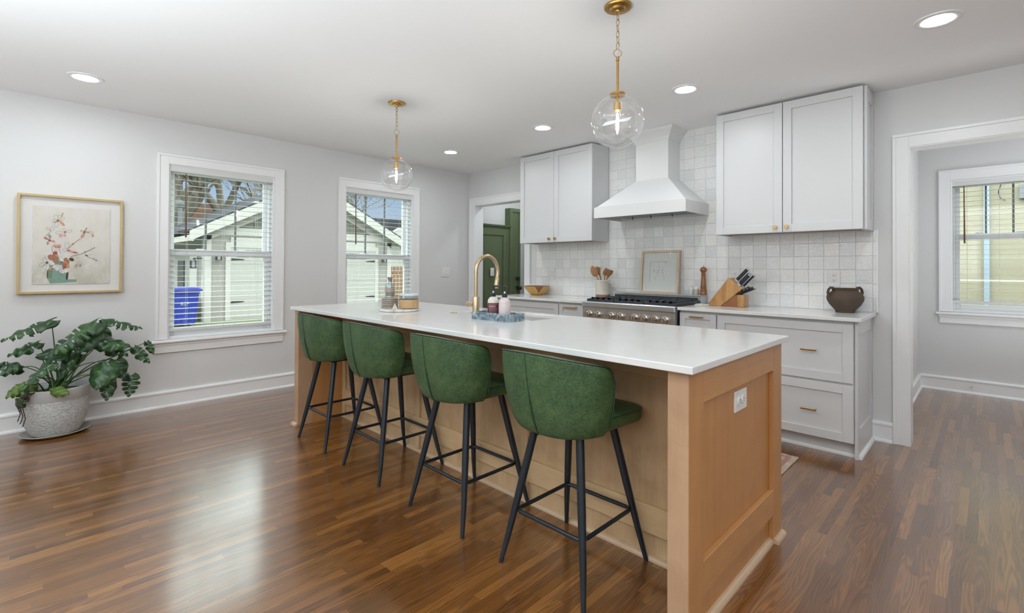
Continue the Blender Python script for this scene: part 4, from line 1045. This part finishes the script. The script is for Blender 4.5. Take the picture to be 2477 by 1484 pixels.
spots = [(-3.315, 1.634, 0, 'green leather counter stool farthest away, at the far left end of the island'),
         (-2.630, 1.632, 0, 'second green leather counter stool from the far end of the island'),
         (-1.908, 1.634, 0, 'third green leather counter stool from the far end of the island'),
         (-1.237, 1.634, 0, 'green leather counter stool nearest the camera, at the near right end of the island')]
for i, (x, y, a, lab) in enumerate(spots):
    if i == 0: last = (x, y, lab)
    else: dup(s0, (x, y, 0), a, lab)
s0.location = (last[0], last[1], 0); s0['label'] = last[2]

# ------------------------------------------------------------------ framed flower painting
ay0, ay1, az0, az1 = -.018, .590, 1.010, 1.756
ar = thing('framed_picture', 'gold wood framed flower painting on white mat, on the left wall above the plant', 'picture', (XL, .286, 1.383))
f = MB(); t_ = .016
for q in ((ay0, ay0+t_, az0, az1), (ay1-t_, ay1, az0, az1), (ay0+t_, ay1-t_, az0, az0+t_), (ay0+t_, ay1-t_, az1-t_, az1)): f.box(XL, XL+.040, *q)
f.build('frame', m_frame, ar, bevel=.001, seg=1)
bx(XL, XL+.016, ay0+t_, ay1-t_, az0+t_, az1-t_).build('mat_board', simple('warm_mat', (.70,.69,.67), .85), ar)
PU0, PU1, PV0, PV1 = ay0+.082, ay1-.078, az0+.070, az1-.082
pp = []; random.seed(5); N = 26
for side in range(4):
    for i in range(N):
        f_ = i/N; j = random.uniform(-.0022, .0022)
        p = {0: (PU0+(PU1-PU0)*f_, PV0+j), 1: (PU1+j, PV0+(PV1-PV0)*f_), 2: (PU1-(PU1-PU0)*f_, PV1+j), 3: (PU0+j, PV1-(PV1-PV0)*f_)}[side]; pp.append(p)
g = G('deckled_paper'); o = g.obj(); pv_ = g.sep(o)
wash = g.noise(g.vmul(o, (1,7,4)), 2.2, 4, .6)
cpap = g.mix(g.maprange(wash, .35, .7, 0, .6), (.68,.65,.60), (.60,.58,.50))
low = g.maprange(pv_[2], -.30, -.02, 1, 0)
cpap = g.mix(g.math('MULTIPLY', low, g.maprange(wash, .3, .6, 0, .8)), cpap, (.44,.44,.35))
g.p(color=cpap, rough=.9); g.bump(g.noise(o, 60, 3), .3, .002)
MB().prism(pp, XL+.0165, XL+.020, 'X').build('painted_paper', g.m, ar)
pal = {k: simple('paint_'+k, c, .7, var=.25, vs=40) for k, c in dict(red=(.36,.085,.07), orange=(.58,.27,.13), pink=(.66,.33,.33), ochre=(.48,.36,.18), olive=(.30,.28,.19), brown=(.36,.16,.10), white=(.66,.63,.60), teal=(.20,.33,.27), green=(.18,.25,.16), umber=(.07,.035,.025), grey=(.33,.30,.28), magenta=(.35,.05,.17)).items()}
def PP(u, v, h=0): return Vector((XL+.0203+h, PU0+(PU1-PU0)*u, PV0+(PV1-PV0)*v))
def cc_(x, y): return ((x-240)/1110, (1318-y)/1130)
pm_ = MB(); lev = [0]
def blob(col, x, y, a, b, ang, n=14, wob=.15):
    lev[0] += .00004; pm_.use(pal[col]); vs = []
    for k in range(n):
        t = 2*PI*k/n; rr = 1+random.uniform(-wob, wob); ux, uy = a*math.cos(t)*rr, b*math.sin(t)*rr
        X, Y = x+ux*math.cos(ang)-uy*math.sin(ang), y+ux*math.sin(ang)+uy*math.cos(ang)
        vs.append(pm_.bm.verts.new(PP(*cc_(X, Y), lev[0])))
    f_ = pm_.bm.faces.new(vs); f_.material_index = pm_.mi
def line(col, pts, r_=.0011):
    lev[0] += .00002; pm_.use(pal[col]); pm_.tube([PP(*cc_(x, y), lev[0]) for x, y in pts], r_, 4)
def petal_outline(x, y, ang, L, W, col='grey'):
    pts = []
    for k in range(11):
        t = k/10; u = L*math.sin(PI*t/2) if t < .5 else L*math.sin(PI*t/2); s_ = W*math.sin(2*PI*t)*.5
        u = L*(math.sin(PI*t)); pts.append((x+u*math.cos(ang)-s_*math.sin(ang), y+u*math.sin(ang)+s_*math.cos(ang)))
    line(col, pts, .0006)
# vase
pm_.use(pal['teal'])
def poly(col, P_):
    lev[0] += .00004; pm_.use(pal[col]); vs = [pm_.bm.verts.new(PP(*cc_(x, y), lev[0])) for x, y in P_]; f_ = pm_.bm.faces.new(vs); f_.material_index = pm_.mi
poly('teal', [(440,1060),(560,940),(700,950),(745,1130),(735,1230),(700,1285),(480,1300),(450,1240)])
poly('green', [(440,1110),(520,1090),(510,1230),(460,1240)]); poly('teal', [(470,1240),(860,1250),(850,1290),(480,1305)])
blob('umber', 447, 1180, 8, 60, 0); blob('umber', 720, 1200, 16, 62, .05); blob('olive', 830, 1270, 26, 16, 0)
blob('brown', 520, 930, 75, 45, .1); blob('brown', 700, 1010, 50, 75, 0); blob('umber', 780, 955, 36, 24, .2); blob('brown', 560, 985, 40, 28, .5)
for x, y, a, b, an in ((660,885,75,42,.2),(640,960,40,26,.8),(600,1080,62,36,-.5),(640,1120,50,34,.9),(500,1010,42,28,.4),(440,1060,32,48,.1),(395,1100,26,38,.6),(710,1110,34,44,.1),(560,1060,50,24,-.3),(420,970,28,34,.2),(590,870,46,28,-.3)): blob('white', x, y, a, b, an)
for col, x, y, a, b, an in (('red',582,392,20,15,0),('orange',640,430,50,18,.75),('ochre',642,300,12,34,.3),('pink',625,610,30,26,.4),('pink',680,600,20,24,.2),('red',682,553,15,14,0),('ochre',545,410,30,8,-.3),
      ('olive',472,630,18,34,-.2),('brown',420,655,34,14,.5),('magenta',470,682,22,16,.2),('orange',520,695,32,12,.2),('olive',445,725,16,26,.1),('brown',960,540,22,26,.3),('ochre',915,525,12,18,.4),('olive',985,495,9,32,.5),('orange',935,600,14,38,.7),('ochre',1010,540,34,8,.15),('orange',1083,590,16,24,-.3),
      ('orange',795,725,15,15,0),('red',745,828,28,15,.1),('pink',800,845,62,16,.15),('red',835,852,44,8,.2),('orange',555,770,38,20,.3),('pink',608,760,24,30,-.5),('magenta',600,778,10,10,0),('red',548,870,34,30,0),('orange',570,900,30,14,.6),('brown',710,985,46,18,.2),('orange',690,1000,40,12,.3),('red',680,1065,30,22,.2),('orange',730,1055,22,30,0),('orange',488,1085,20,24,0),
      ('umber',437,1005,18,16,0),('umber',635,995,14,10,0),('ochre',842,1050,20,28,.3),('brown',905,1045,12,16,.2),('grey',970,838,15,11,0),('umber',995,892,20,12,.3),('grey',1105,942,18,8,0),('grey',1140,965,10,16,.6)): blob(col, x, y, a, b, an)
line('brown', [(905,645),(850,680),(795,725),(740,780),(715,810)], .0011); line('grey', [(1120,765),(1040,810),(970,845),(900,875),(830,890),(760,915)], .0018); line('grey', [(960,875),(1040,925),(1100,945),(1160,965)], .0012); line('grey', [(1000,890),(1070,870)], .0008)
line('grey', [(830,935),(900,925)], .0009); line('brown', [(505,760),(508,840),(540,880)], .0009); line('brown', [(600,790),(625,870)], .0009); line('ochre', [(400,900),(430,960)], .0012)
for x, y, an, L, W in ((582,392,-1.2,90,50),(582,392,-2.1,95,60),(582,392,-.5,100,40),(582,392,3.0,80,40),(582,392,1.9,95,55),(485,550,-1.1,75,50),(485,550,-2.4,80,30),(485,550,2.3,110,14),(682,553,3.0,130,40),(682,553,-.25,95,36),(682,553,-1.9,60,40),(720,805,-1.7,100,70),(720,805,2.8,70,50),(960,540,.05,140,30),(960,540,2.0,90,40),(437,1005,2.7,110,50),(437,1005,-2.2,80,50),(437,1005,2.0,110,50),(635,995,2.6,80,50),(680,1065,2.9,130,50),(680,1065,2.4,120,40),(850,1050,-.6,90,30),(850,1050,-1.2,80,30),(600,778,-2.5,80,40),(548,870,-1.3,60,40)): petal_outline(x, y, an, L, W)
pm_.build('painted_flowers', None, ar)

# ------------------------------------------------------------------ monstera in pot
pc = (-4.855, .195, 0)
tag(MB().lathe([(0,0), (.150,0), (.175,.010), (.192,.022), (.188,.026), (.170,.016), (.148,.007), (0,.006)], pc, 48, sx=.95).build('pot_saucer', m_saucer, smooth=True), 'clear plastic saucer on the wood floor under the plant pot', 'saucer')
pl = thing('potted_monstera', 'large monstera plant in a round grey hammered ceramic pot by the left wall', 'plant', pc)
MB().lathe([(0,.010), (.118,.010), (.130,.014), (.152,.050), (.172,.105), (.184,.165), (.189,.215), (.190,.262)], pc, 72).build('pot', m_pottex, pl, smooth=True)
MB().lathe([(.190,.262), (.193,.266), (.1935,.325), (.197,.336), (.196,.345), (.188,.346), (.182,.338), (.178,.30)], pc, 72).build('pot_rim', m_potrim, pl, smooth=True)
MB().lathe([(0,.312), (.10,.308), (.182,.300)], pc, 36).build('soil', m_soil, pl)
def leaf(base, tip, width, nrm, cuts=5, droop=.25, mat=None, fold=.60):
    b, t = Vector(base), Vector(tip); t = b+(t-b)*.97; width *= .74; d = t-b; L = d.length; d.normalize(); n = Vector(nrm); n = (n-d*n.dot(d)).normalized(); s_ = d.cross(n)
    NU, NVV = 30, 6; mb = MB()
    def wf(u):
        return (math.sin(PI*min(1, max(0, u))**.62))**.75 * (1-.15*u)
    grid = {}
    for i in range(NU+1):
        u = i/NU
        for j in range(-NVV, NVV+1):
            v = j/NVV; ww = width/2*wf(u*.97+.015)*v
            back = -.16*L*abs(v)**1.3*(1-u)**3 + .10*L*abs(v)*u*(1-u)*2
            z = -fold*abs(ww)*abs(v)*.9 - droop*L*(u**2)*.5 + .012*math.sin(u*19+v*3)*abs(v)
            grid[i, j] = mb.bm.verts.new(b + d*(u*L+back) + s_*ww + n*z)
    gap = set()
    for k in range(cuts):
        c = .24+.62*k/max(1, cuts-1) if cuts > 1 else .5
        ic = int(c*NU)
        for sd in (-1, 1):
            if random.random() < .85: gap.add((ic + (1 if sd > 0 else 0), sd))
    for i in range(NU):
        for j in range(-NVV, NVV):
            jj = abs(j) if j >= 0 else abs(j+1)
            sd = 1 if j >= 0 else -1
            if (i, sd) in gap and jj >= 1: continue
            if ((i+1, sd) in gap or (i-1, sd) in gap) and jj >= 5: continue
            mb.bm.faces.new((grid[i, j], grid[i+1, j], grid[i+1, j+1], grid[i, j+1]))
    lo = [v for v in mb.bm.verts if not v.link_faces]; bmesh.ops.delete(mb.bm, geom=lo, context='VERTS')
    o = mb.build('leaf', mat or m_leaf, pl, smooth=True, angle=180)
    q = o.modifiers.new('thick', 'SOLIDIFY'); q.thickness = .0012
    return o
def stem(p0, p1, bend=.06, r0=.0052, r1=.0028):
    a, b = Vector(p0), Vector(p1); m = (a+b)/2 + Vector((0,0,bend)); pts = []
    for i in range(9): t = i/8; pts.append(a*(1-t)**2+m*2*t*(1-t)+b*t*t)
    MB().tube(pts, [r0+(r1-r0)*i/8 for i in range(9)], 7).build('leaf_stem', m_stem, pl, smooth=True)
random.seed(21)
C_ = (.8,-.25,.75)   # leaf faces turned to the room and up
LV = [ # base(x,y,z) tip(x,y,z) width normal cuts droop mat
 ((-4.72,.40,.80), (-4.66,.10,.60), .25, (.75,-.3,.75), 6, .35, 0), ((-4.80,.465,.812), (-4.78,.70,.735), .15, (.55,-.2,1), 5, .15, 0),
 ((-4.86,.165,.825), (-4.80,-.10,.72), .16, (.6,0,1), 5, .2, 0), ((-4.80,.40,.735), (-4.70,.285,.60), .24, (1,-.4,.5), 0, .2, 0),
 ((-4.92,.36,.745), (-4.85,.48,.765), .09, (.3,-.2,1), 0, .1, 0), ((-4.95,.47,.72), (-4.90,.47,.60), .12, (1,-.2,.3), 2, .1, 0),
 ((-4.78,.42,.665), (-4.70,.61,.62), .20, (.6,-.3,.9), 0, .3, 0), ((-4.84,.44,.63), (-4.76,.60,.53), .16, (.9,-.3,.6), 4, .3, 0),
 ((-4.90,.10,.665), (-4.84,-.06,.60), .13, (.7,0,.8), 2, .2, 0), ((-4.86,.11,.585), (-4.80,.30,.63), .12, (.7,-.2,.7), 0, .1, 0),
 ((-4.76,.21,.60), (-4.58,.00,.40), .17, (.7,-.6,.55), 4, .15, 0), ((-4.90,.33,.555), (-4.86,.215,.48), .15, (1,-.3,.3), 0, .1, 0),
 ((-4.80,.27,.555), (-4.74,.20,.40), .12, (1,-.4,.4), 0, .1, 0), ((-4.66,.17,.365), (-4.56,.245,.335), .11, (.8,-.3,.9), 0, .2, 1),
 ((-4.70,.46,.50), (-4.60,.385,.33), .26, (1,-.5,.45), 0, .2, 0), ((-4.84,.53,.49), (-4.78,.56,.35), .18, (1,-.2,.3), 1, .1, 0),
 ((-4.72,.47,.375), (-4.67,.46,.215), .15, (1,-.3,.2), 3, .1, 0), ((-4.80,.62,.36), (-4.76,.60,.20), .17, (1,-.3,.2), 4, .1, 0),
 ((-4.80,.645,.575), (-4.74,.735,.455), .12, (.7,-.3,.8), 4, .35, 0), ((-4.90,.735,.60), (-4.86,.775,.50), .08, (.9,-.2,.5), 2, .2, 0),
 ((-4.72,.03,.41), (-4.66,-.06,.34), .11, (1,-.2,.6), 2, .2, 1), ((-4.70,.02,.36), (-4.66,.01,.23), .10, (1,-.2,.3), 3, .1, 0),
 ((-4.86,.0,.52), (-4.82,-.10,.47), .10, (.8,0,.7), 1, .2, 0), ((-4.80,.07,.39), (-4.76,.05,.28), .10, (1,0,.3), 2, .1, 1),
 ((-4.92,.02,.49), (-4.90,-.12,.55), .14, (.8,0,.7), 3, .2, 0)]
for i, (b, t, wd, nr, cu, dr_, yg) in enumerate(LV):
    leaf(b, t, wd, nr, cu, dr_, m_leafy if yg else m_leaf)
    a = random.uniform(0, 2*PI); q = random.uniform(.01, .09)
    p0 = (pc[0]+q*math.cos(a)+.02, pc[1]+q*math.sin(a), .31)
    stem(p0, b, bend=.05 if b[2] > .5 else .14, r0=.0065 if b[2] > .6 else .005)
for k in range(3):
    y = .005+.012*k; MB().tube([(-4.70, y+.06, .345), (-4.665, y, .325), (-4.66, y-.01, .28), (-4.655, y+.008, .22-.02*k), (-4.66, y-.005, .17-.02*k)], .0028, 6).build('aerial_root', m_root, pl, smooth=True)
tg = MB().sphere((-4.69, .035, .325), .014, 10, 8, 1.6).build('root_knot', m_root, pl, smooth=True)

# ------------------------------------------------------------------ rug, floor register, door stop
g = G('persian_rug'); P = g.sep(g.obj()); X_, Y_ = P[0], P[1]
ex = g.math('SUBTRACT', 1.165, g.math('ABSOLUTE', X_)); ey = g.math('SUBTRACT', .405, g.math('ABSOLUTE', Y_)); ed = g.math('MINIMUM', ex, ey)
nz = g.noise(g.obj(), 45, 2, .5, 2.0); nz2 = g.noise(g.obj(), 90, 2, .5, 1)
c = g.ramp(g.maprange(ed, 0, .40, 0, 1), [(0, (.52,.44,.34)), (.075, (.52,.42,.33)), (.08, (.42,.20,.17)), (.15, (.50,.30,.25)), (.155, (.50,.46,.38)), (.28, (.44,.44,.38)), (.285, (.42,.18,.15)), (.31, (.42,.18,.15)), (.32, (.50,.44,.37))], 'CONSTANT')
c = g.mix(g.maprange(nz, .52, .56, 0, .75), c, (.36,.14,.12)); c = g.mix(g.maprange(nz2, .58, .62, 0, .7), c, (.20,.23,.22))
g.p(color=c, rough=.95); g.bump(g.noise(g.obj(), 400, 2), .4, .002)
rg_ = MB().box(-1.165, 1.165, -.405, .405, 0, .008).build('kitchen_rug', g.m, bevel=.003)
rg_.location = (-2.04, 3.137, 0); tag(rg_, 'faded pink and cream patterned rug on the floor between island and range', 'rug')
vt = thing('floor_register', 'small dark floor vent by the left wall beyond the first window', 'vent', (-4.95, 2.09, 0))
MB().box(-5.02, -4.90, 1.955, 2.235, 0, .003).build('vent_plate', simple('vent_brown', (.16,.08,.04), .5), vt)
s = MB()
for k in range(12): s.box(-5.005, -4.915, 1.972+k*.021, 1.983+k*.021, .003, .0036)
s.build('vent_slots', m_slot, vt)
ds = thing('door_stop', 'small spring door stop on the dining room baseboard', 'door stop', (-.116, 6.59, .07))
MB().tube([(-.116, 6.598, .075), (-.116, 6.53, .066)], .004, 10).build('spring', m_steel, ds, smooth=True)
MB().tube([(-.116, 6.53, .066), (-.116, 6.515, .064)], .010, 12).build('rubber_tip', m_plate, ds, smooth=True)

# ------------------------------------------------------------------ outside, left: garage, bin, trees, houses
GZ = -.35
m_siding = None
def lap(name, col, pitch=.12, axis='Z'):
    g = G(name); P = g.sep(g.obj()); f = g.math('FRACT', g.math('DIVIDE', P[2], pitch))
    c = g.mix(g.maprange(g.noise(g.obj(), 3, 2), .3, .7, 0, 1), tuple(x*.96 for x in col), col); g.p(color=c, rough=.7)
    g.bump(g.math('SUBTRACT', 1, f), .9, .012); return g.m
m_sid = lap('grey_lap_siding', (.205,.185,.160)); m_sid2 = lap('tan_lap_siding', (.26,.225,.15), .115)
m_wtrim = simple('exterior_white', (.36,.335,.305), .6); m_batten = simple('gable_green_grey', (.105,.10,.075), .7)
m_gdoor = simple('garage_door_white', (.29,.275,.245), .6); m_shin = simple('dark_shingle', (.030,.031,.036), .9, var=.4, vs=12, bump=.4, bs=30, spec=.1)
m_redroof = simple('red_shingle', (.18,.085,.052), .9, var=.3, vs=9); m_drive = simple('drive', (.15,.14,.12), .9, var=.2, vs=1)
m_grass = simple('lawn', (.06,.085,.03), .95, var=.4, vs=4); m_bark = simple('bark', (.15,.125,.092), .95, var=.35, vs=8, bump=.6, bs=25)
m_twig = simple('twig', (.21,.16,.12), .95, var=.2)
struct(MB().box(-60, XL-.17, -30, 45, GZ-.2, GZ).build('ground_lawn', m_grass)) 
tag(bx(-14.6, -9.5, 3.2, 10.2, GZ, GZ+.02).build('driveway', m_drive), 'pale concrete driveway in front of the garage outside', 'driveway')
gx = -15.82; gy0, gy1 = 3.66, 9.66; ym = (gy0+gy1)/2; ev = 2.20; 
ga = thing('garage', 'grey sided detached garage with white trim seen through both left windows', 'garage', (gx-3, ym, GZ))
slope = .53; pk = ev + (ym-gy0)*slope
MB().box(gx-6.5, gx, gy0, gy1, GZ, ev).build('walls', m_sid, ga)
MB().prism([(gy0, ev), (gy1, ev), (ym, pk)], gx-6.5, gx-.01, 'X').build('gable_wall', m_batten, ga)
bt_ = MB()
for k in range(21): y = gy0+.2+k*.28; hh = ev+(min(y-gy0, gy1-y))*slope; bt_.box(gx-.01, gx+.01, y-.02, y+.02, ev, max(ev+.02, hh))
bt_.build('battens', m_batten, ga)
t = MB(); oh = .42
for sg in (-1, 1):
    ye = ym+sg*(ym-gy0+oh); ze = ev-oh*slope
    # fascia board and soffit
    t.prism([(ym, pk+.22), (ye, ze+.22), (ye, ze-.06), (ym, pk-.10)], gx+.28, gx+.31, 'X')
    t.prism([(ym, pk-.02), (ye, ze-.02), (ye, ze-.05), (ym, pk-.05)], gx, gx+.28, 'X')
    t.prism([(ym, pk-.05), (ym+sg*(ym-gy0), ev-.05), (ym+sg*(ym-gy0), ev-.28), (ym, pk-.30)], gx, gx+.03, 'X')
t.box(gx, gx+.05, gy0, gy1, 2.14, 2.36)
t.box(gx, gx+.03, gy0, gy0+.17, GZ, ev); t.box(gx, gx+.03, gy1-.17, gy1, GZ, ev); t.box(gx-.17, gx, gy0-.03, gy0, GZ, ev)
dz = 1.78
t.box(gx, gx+.04, 4.19, 4.32, GZ, dz+.15); t.box(gx, gx+.04, 9.0, 9.13, GZ, dz+.15); t.box(gx, gx+.04, 4.32, 9.0, dz, dz+.30)
t.box(gx-6.5, gx+.30, gy0-oh-.02, gy0-oh+.10, ev-oh*slope-.06, ev-oh*slope+.10)
t.build('white_trim', m_wtrim, ga)
rf = MB()
for sg in (-1, 1): rf.prism([(ym, pk+.20), (ym+sg*(ym-gy0+oh), ev-oh*slope+.20), (ym+sg*(ym-gy0+oh), ev-oh*slope+.27), (ym, pk+.27)], gx-6.6, gx+.30, 'X')
rf.build('roof', m_shin, ga)
gd_ = bx(gx, gx+.03, 4.32, 9.0, GZ, dz).build('garage_door', m_gdoor, ga)
s = MB()
for k in range(4): zz = GZ+.05+k*.53; s.box(gx+.03, gx+.034, 4.35, 8.97, zz, zz+.01)
s.build('panel_joint', m_sid, gd_)
for k in range(11): y = 4.50+k*.385; bx(gx+.03, gx+.035, y, y+.32, 1.50, 1.70).build('door_window', m_slot, gd_)
hg = MB()
for zz in (.18, 1.43):
    for y, sg in ((4.34, 1), (8.98, -1)): hg.prism([(y, zz-.03), (y+sg*.30, zz-.012), (y+sg*.36, zz), (y+sg*.30, zz+.012), (y, zz+.03)], gx+.034, gx+.044, 'X')
hg.build('strap_hinge', m_blackp, gd_)
# side door, window and lamps of the garage
MB().box(-17.3, -16.45, gy0-.04, gy0, GZ, 1.65).build('side_door', m_wtrim, ga)
MB().box(-18.9, -18.1, gy0-.04, gy0, .5, 1.4).build('side_window', m_slot, ga)
def lantern(label, x, y, z, along):
    r = thing('wall_lantern', label, 'lantern', (x, y, z)); mb = MB(); w_ = .055; h_ = .20
    for a, b in ((-w_, -w_), (w_, -w_), (-w_, w_), (w_, w_)): mb.box(x+a-.012, x+a+.012, y+b-.012, y+b+.012, z-h_/2, z+h_/2)
    mb.box(x-w_-.01, x+w_+.01, y-w_-.01, y+w_+.01, z-h_/2-.02, z-h_/2+.01); mb.lathe([(.095, z+h_/2), (.02, z+h_/2+.06), (0, z+h_/2+.08)], (x, y, 0), 4)
    mb.box(min(x, x-along[0]), max(x, x-along[0])+.01, min(y, y-along[1]), max(y, y-along[1])+.01, z+h_/2+.05, z+h_/2+.08)
    mb.build('lantern_frame', m_blackp, r)
    MB().box(x-.038, x+.038, y-.038, y+.038, z-h_/2+.01, z+h_/2-.01).build('lantern_glass', simple('frosted', (.22,.23,.22), .5), r); return r
lantern('black lantern on the side wall of the garage, above the blue bin', -15.95, 3.42, 1.28, (0, -.24))
lantern('black lantern on the garage front between corner and garage door', -15.66, 3.98, 1.50, (.16, 0))
lantern('black lantern on the far right side of the garage front', -15.66, 9.30, 1.50, (.16, 0))
# recycling bin
bn = thing('recycling_bin', 'blue wheeled recycling bin beside the garage outside the first window', 'bin', (-15.1, 3.00, GZ))
m_blue = simple('bin_blue', (.010,.022,.20), .4, var=.05)
bxx, byy = -15.1, 3.00
MB().sheet([[(bxx+sx*a, byy+sy*a*.95, GZ+z) for sx, sy in ((-1,-1),(1,-1),(1,1),(-1,1))] for a, z in ((.25,.06),(.26,.10),(.33,.86),(.345,.87),(.345,.93))], closed=True).build('bin_body', m_blue, bn, bevel=.02)
MB().prism([(byy-.39, GZ+.92), (byy+.39, GZ+.92), (byy+.37, GZ+.98), (byy+.25, GZ+1.02), (byy-.25, GZ+1.02), (byy-.37, GZ+.98)], bxx-.36, bxx+.39, 'X').build('bin_lid', m_blue, bn, bevel=.015)
for s_ in (-1, 1): MB().cyl((bxx-.20, byy+s_*.20-.02, GZ+.10), .10, .04, 16, 'Y').build('wheel', m_blackp, bn)
tx = bpy.data.curves.new('bin_mark', 'FONT'); tx.body = 'R2P'; tx.size = .12; tx.align_x = 'CENTER'; tx.extrude = .002
tmp = bpy.data.objects.new('tmp', tx); to = bpy.data.objects.new('bin_mark', bpy.data.meshes.new_from_object(tmp)); bpy.data.objects.remove(tmp); COL.objects.link(to); to.parent = bn; to.rotation_euler = (PI/2, 0, PI/2); to.location = (.312, 0, .56); to.data.materials.append(m_wtrim)
# dark bins and bush beside it
tag(MB().box(-16.6, -15.9, 2.75, 3.45, GZ, GZ+.78).build('storage_box', simple('dark_grey_box', (.05,.055,.06), .6), bevel=.03), 'dark grey storage bin against the garage side wall behind the blue bin', 'bin')
def tree(label, base, h, r0, seed, levels=5, spread=.55, lean=(0,0), k0=3, twig=.010):
    random.seed(seed); mb = MB()
    def grow(p, d, L, r_, lv):
        n = 4; pts = [p]; dd_ = d.copy()
        for i in range(n):
            dd_ = (dd_ + Vector((random.uniform(-.14,.14), random.uniform(-.14,.14), random.uniform(-.04,.12)))).normalized(); pts.append(pts[-1]+dd_*L/n)
        rr = [r_*(1-.38*i/n) for i in range(n+1)]
        mb.tube(pts, rr, 9 if lv > 3 else 5 if lv > 1 else 3, cap=False)
        if lv <= 0: return
        for k in range(k0 if lv > 2 else 3):
            f = pts[random.choice((2,3,4,4))]; a = random.uniform(0, 2*PI); u = dd_.cross(Vector((0,0,1)) if abs(dd_.z) < .9 else Vector((1,0,0))).normalized(); v = dd_.cross(u)
            nd = (dd_*random.uniform(.7,1.1) + (u*math.cos(a)+v*math.sin(a))*random.uniform(spread*.6, spread*1.3)).normalized()
            grow(f, nd, L*random.uniform(.58,.80), max(twig, r_*random.uniform(.45,.64)), lv-1)
    d = Vector((lean[0], lean[1], 1)).normalized(); grow(Vector(base), d, h, r0, levels)
    o = mb.build('bare_tree', m_bark, smooth=True); tag(o, label, 'tree', 'bare trees behind the garage'); return o
tree('huge bare tree with thick forked trunk behind the garage, left in the first window', (-24, 5.35, GZ), 3.6, .40, 4, 5, .60, (0, -.10), 4)
tree('thick bare tree trunk behind the garage roof, centre of the first window', (-25, 7.1, GZ), 3.9, .32, 9, 6, .6, (0, .02), 4)
tree('bare tree leaning left beyond the red roofed house', (-27, 4.2, GZ), 4.6, .30, 14, 5, .7, (0, -.25), 4)
tree('bare tree with fine branches above the garage ridge', (-28, 10.3, GZ), 4.5, .25, 23, 6, .75, (0, -.1), 4)
tree('small bare tree behind the garage in the second window', (-27, 14.2, GZ), 4.0, .15, 31, 5, .8, (0, .1), 4, .012)
rh = thing('red_roofed_house', 'house with red brown roof far behind the garage', 'house', (-34, 5, GZ))
MB().box(-40, -32, 1, 9.0, GZ, 3.0).build('walls', simple('brick_wall', (.30,.16,.12), .9), rh)
MB().prism([(.6, 3.0), (10.8, 3.0), (9.8, 4.75), (1.6, 4.75)], -40.4, -31.6, 'X').build('roof', m_redroof, rh)
bx(-31.99, -31.95, 4.2, 5.4, 2.1, 2.75).build('window', m_slot, rh)
tag(MB().tube([(-23, 4.48, GZ), (-23, 4.48, 3.66)], .09, 12).sphere((-23, 4.48, 3.70), .17, 14, 8).build('vent_pole', simple('galvanised', (.13,.145,.15), .7), smooth=True), 'pale metal pole with a round cap behind the garage, left in the first window', 'pole')
fh = thing('distant_house', 'white house with dark grey roof far behind, right in the second window', 'house', (-33, 22, GZ))
MB().box(-36, -30.2, 17.4, 27, GZ, 3.6).build('walls', m_wtrim, fh)
MB().prism([(15.6, 4.55), (27, 4.7), (27, 3.3), (17.0, 3.3)], -36.5, -29.9, 'X').build('roof', m_shin, fh)
MB().prism([(17.3, 3.15), (20.2, 3.15), (18.75, 4.0)], -29.9, -29.4, 'X').build('dormer', m_wtrim, fh)
fe = thing('wood_fence', 'brown wooden slat fence to the right of the garage outside', 'fence', (-16.2, 10.4, GZ))
m_fence = simple('cedar', (.19,.095,.04), .8, var=.3, vs=5)
for k in range(14): y = 9.72+k*.15; bx(-16.0, -15.98, y, y+.115, GZ+.03, 1.26).build('picket', m_fence, fe)
for zz in (.1, .95): bx(-16.03, -16.0, 9.7, 11.8, zz, zz+.09).build('fence_rail', m_fence, fe)
# outside, right: neighbouring house close to the dining room window
struct(MB().box(-8, 12, 6.85, 9.6, GZ-.2, GZ).build('ground_side_yard', m_grass))
nh = thing('neighbour_house', 'tan lap sided house wall right outside the dining room window', 'house', (1, 10, GZ))
MB().box(-4, -.045, 9.5, 13, GZ, 6).box(.012, 7, 9.5, 13, GZ, 6).build('siding', m_sid2, nh)
bx(-.045, .012, 9.46, 9.6, GZ, 6).build('corner_board', simple('pale_blue_trim', (.26,.32,.40), .6), nh)
bx(.30, .45, 9.44, 9.5, 2.20, 2.38).build('utility_box', simple('box_grey', (.18,.18,.20), .5), nh)
MB().tube([(.10, 9.47, 2.55), (.13, 9.46, 2.42), (.10, 9.46, 2.30), (.12, 9.47, 2.22), (.17, 9.47, 2.18)], .006, 6).build('cable', m_blackp, nh, smooth=True)
